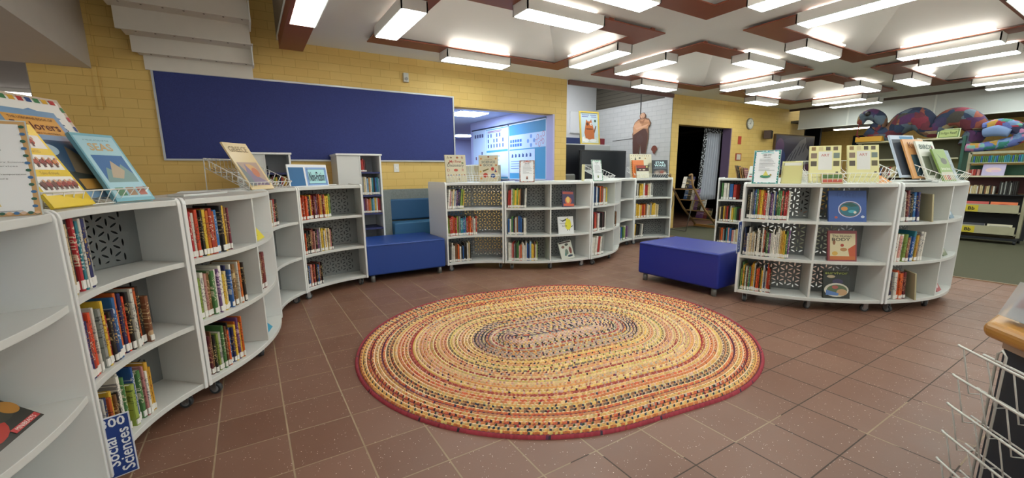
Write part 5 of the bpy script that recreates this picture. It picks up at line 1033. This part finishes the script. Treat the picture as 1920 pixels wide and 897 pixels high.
PC = ['#6a2f3a', '#3f3a5c', '#7c5a44', '#2f3f5a', '#8a4a3a', '#4a4640', '#54305a', '#9c8a6a', '#25304a', '#803040', '#5a6a78']
M_PATCH = patch_mat('patchwork_cloth', PC, 5.5); M_PATCH2 = patch_mat('bright_patchwork', ['#7c9cc9', '#b03a4a', '#3f8a7c', '#c9a04a', '#6a7ac0', '#3a3a5a', '#c98ab0', '#4a6ab0', '#8ac0b0'], 9)
e = empty('patchwork_snake', (11.15, 3.0, 1.95)); o3 = Vector((-11.15, -3.0, -1.95))
def worm(pts, rad, m_, name, n=14):
    P = [Vector(p) for p in pts]; out = []; rr_ = []
    for i in range(len(P) - 1):
        p0, p1, p2, p3 = P[max(i - 1, 0)], P[i], P[i + 1], P[min(i + 2, len(P) - 1)]
        for k in range(6):
            t = k / 6; out.append(.5 * ((2 * p1) + (p2 - p0) * t + (2 * p0 - 5 * p1 + 4 * p2 - p3) * t * t + (3 * p1 - p0 - 3 * p2 + p3) * t ** 3) + o3); rr_.append(1.05 * (rad[i] * (1 - t) + rad[i + 1] * t))
    out.append(P[-1] + o3); rr_.append(1.05 * rad[-1]); bm = bmesh.new(); tube(bm, out, rr_, n); return finish(bm, name, m_, e)
worm([(11.0, 3.93, 2.18), (11.0, 3.88, 2.32), (11.0, 3.75, 2.36), (11.02, 3.63, 2.28), (11.05, 3.60, 2.16), (11.05, 3.68, 2.07)], [.05, .09, .11, .11, .10, .12], M_PATCH, 'head')
worm([(11.05, 3.80, 2.06), (11.1, 3.60, 1.95), (11.12, 3.42, 2.0), (11.12, 3.25, 2.16), (11.12, 3.08, 2.22), (11.12, 2.95, 2.12), (11.12, 2.85, 2.0), (11.12, 2.74, 2.02), (11.12, 2.60, 2.16), (11.12, 2.44, 2.16), (11.12, 2.30, 2.06), (11.1, 2.22, 1.93), (11.1, 2.28, 1.75), (11.08, 2.3, 1.66)], [.12, .13, .15, .20, .20, .18, .15, .15, .17, .17, .16, .14, .14, .13], M_PATCH, 'body')
worm([(11.0, 2.12, 1.94), (10.98, 1.95, 1.98), (10.98, 1.78, 1.93), (10.98, 1.68, 1.82), (10.98, 1.72, 1.72), (10.98, 1.88, 1.66), (10.98, 2.12, 1.62), (10.98, 2.3, 1.62)], [.09, .10, .10, .09, .08, .08, .075, .07], M_PATCH2, 'tail_coil')
worm([(10.93, 2.1, 1.86), (10.9, 1.95, 1.88), (10.9, 1.8, 1.83)], [.07, .09, .06], mat('#7c94c0', .95), 'blue_stripe')
bm = bmesh.new(); tube(bm, [(10.89 - 11.15, 3.90 - 3, 2.22 - 1.95), (10.89 - 11.15, 3.92 - 3, 1.95 - 1.95), (10.92 - 11.15, 3.84 - 3, 1.87 - 1.95)], .012); finish(bm, 'tongue', mat('#7c2430', .8), e)
bm = bmesh.new(); bmesh.ops.create_uvsphere(bm, u_segments=16, v_segments=10, radius=.05, matrix=Matrix.Translation((-.25, .78, .42))); finish(bm, 'eye', mat('#1c1a1c', .5), e, smooth=True)
tag(e, 'long patchwork cloth snake looped along the top of the beige shelving', 'soft toy')

# ================================================================== COUNTER, WIRE RACK, BROCHURE
e = empty('service_counter', (1.70, .21, 0)); Z = .85
top = [(0, .045), (1.5, .045), (1.5, -2.2), (-1.2, -1.2)]
top = [(-.025, .045), (1.6, .045), (1.6, -1.6), (-.9, -.84)]
def off(P, d): c = Vector((sum(p[0] for p in P) / len(P), sum(p[1] for p in P) / len(P))); return [tuple(Vector(p) + (c - Vector(p)).normalized() * d) for p in P]
bm = bmesh.new(); prism(bm, top, Z - .045, Z, 0); o = finish(bm, 'wooden_edge', mat('#c08a3f', .3, noise=.2, nscale=6, name='varnished_pine'), e); b = o.modifiers.new('round', 'BEVEL'); b.width = .018; b.segments = 4
bm = bmesh.new(); prism(bm, off(top, .075), Z, Z + .003, 0); finish(bm, 'laminate_top', mat('#9db4b8', .35, name='pale_blue_laminate'), e)
bm = bmesh.new(); prism(bm, off(top, .05), Z - .075, Z - .045, 0); finish(bm, 'under_rail', mat('#b59f8a', .5), e)
bm = bmesh.new(); prism(bm, off(top, .055), .0, Z - .075, 0); finish(bm, 'body', mat('#1b2b38', .6, name='dark_blue_panel'), e)
tag(e, 'dark blue counter with rounded pine edge at the lower right corner', 'counter')
e = empty('brochure_holder', (1.655, .138, Z + .0035), R(225), R(-20)); bm = bmesh.new(); box(bm, -.115, 0, 0, .115, .003, .30); box(bm, -.115, -.03, 0, .115, -.027, .1); box(bm, -.115, -.03, 0, .115, .003, .003); finish(bm, 'acrylic', mat('#dfe6ea', .05, alpha=.35), e)
bm = bmesh.new(); box(bm, -.105, -.02, .004, .105, -.004, .285); finish(bm, 'brochures', mat('#d4d6da', .3), e); art_part([('r', .05, .12, .95, .2, '#c03a44'), ('r', .05, .2, .95, .27, '#b86a9c'), ('r', .3, .5, .9, .54, '#7c5a6a'), ('r', .3, .6, .34, .9, '#8a5a6a')] + lines(.1, .9, .32, .42, 3, '#8a8c94', .01), e, .21, .285, 'printed_face', y=-.0205)
text_part('THE CITY OF', '#e8d8e4', e, -.02, .067, width=.12, y=-.0225); tag(e, 'clear holder of pink and red brochures on the pale blue counter top', 'brochure holder')
# magazine rack of white wire in front of the counter: tiers run diagonally towards the viewer
e = empty('wire_magazine_rack', (1.62, .235, 0), R(225)); M_W2 = mat('#d9d8d2', .35, name='worn_white_wire')
L = .62; DP = .068
bm = bmesh.new()
for x in (.05, .32, .59):
    tube(bm, [(x - .012, 0, .02), (x - .012, 0, .79), (x, 0, .803), (x + .012, 0, .79), (x + .012, 0, .02)], .003, 6)
tube(bm, [(0, 0, .77), (L, 0, .77)], .0035, 6); tube(bm, [(0, 0, .02), (L, 0, .02)], .004, 6)
for x in (.05, .59): tube(bm, [(x, 0, .02), (x, -.25, .006), (x, .12 * 0, .25)], .005, 6)
finish(bm, 'frame', M_W2, e)
for k in range(7):
    zt = .795 - .084 * k; o0 = .0 if k else -.015; dp = DP
    bm = bmesh.new(); tube(bm, [(.015, -dp + .012, zt - .006), (.008, -dp + .004, zt), (.02, -dp, zt + .001), (L, -dp, zt)], .0032, 6); tube(bm, [(0, -.0, zt - .12), (L, 0, zt - .12)], .0024, 6)
    for i in range(9):
        x = .03 + i * (L - .04) / 8; tube(bm, [(x, -dp, zt), (x, -dp + .03, zt - .125), (x, -dp + .055, zt - .125), (x, -.004, zt - .12)] if i % 2 == 0 else [(x, -dp, zt), (x, -dp + .035, zt - .125), (x, 0, zt - .12)], .0018, 5)
    finish(bm, 'tier', M_W2, e)
tag(e, 'empty tiered white wire magazine rack in front of the dark counter', 'magazine rack')

if len(STUFF['bm'].verts):
    tag(finish(STUFF['bm'], 'distant_books', STUFF['mats']), 'rows of many coloured books filling the shelves of the far bookcases', 'books', kind='stuff')
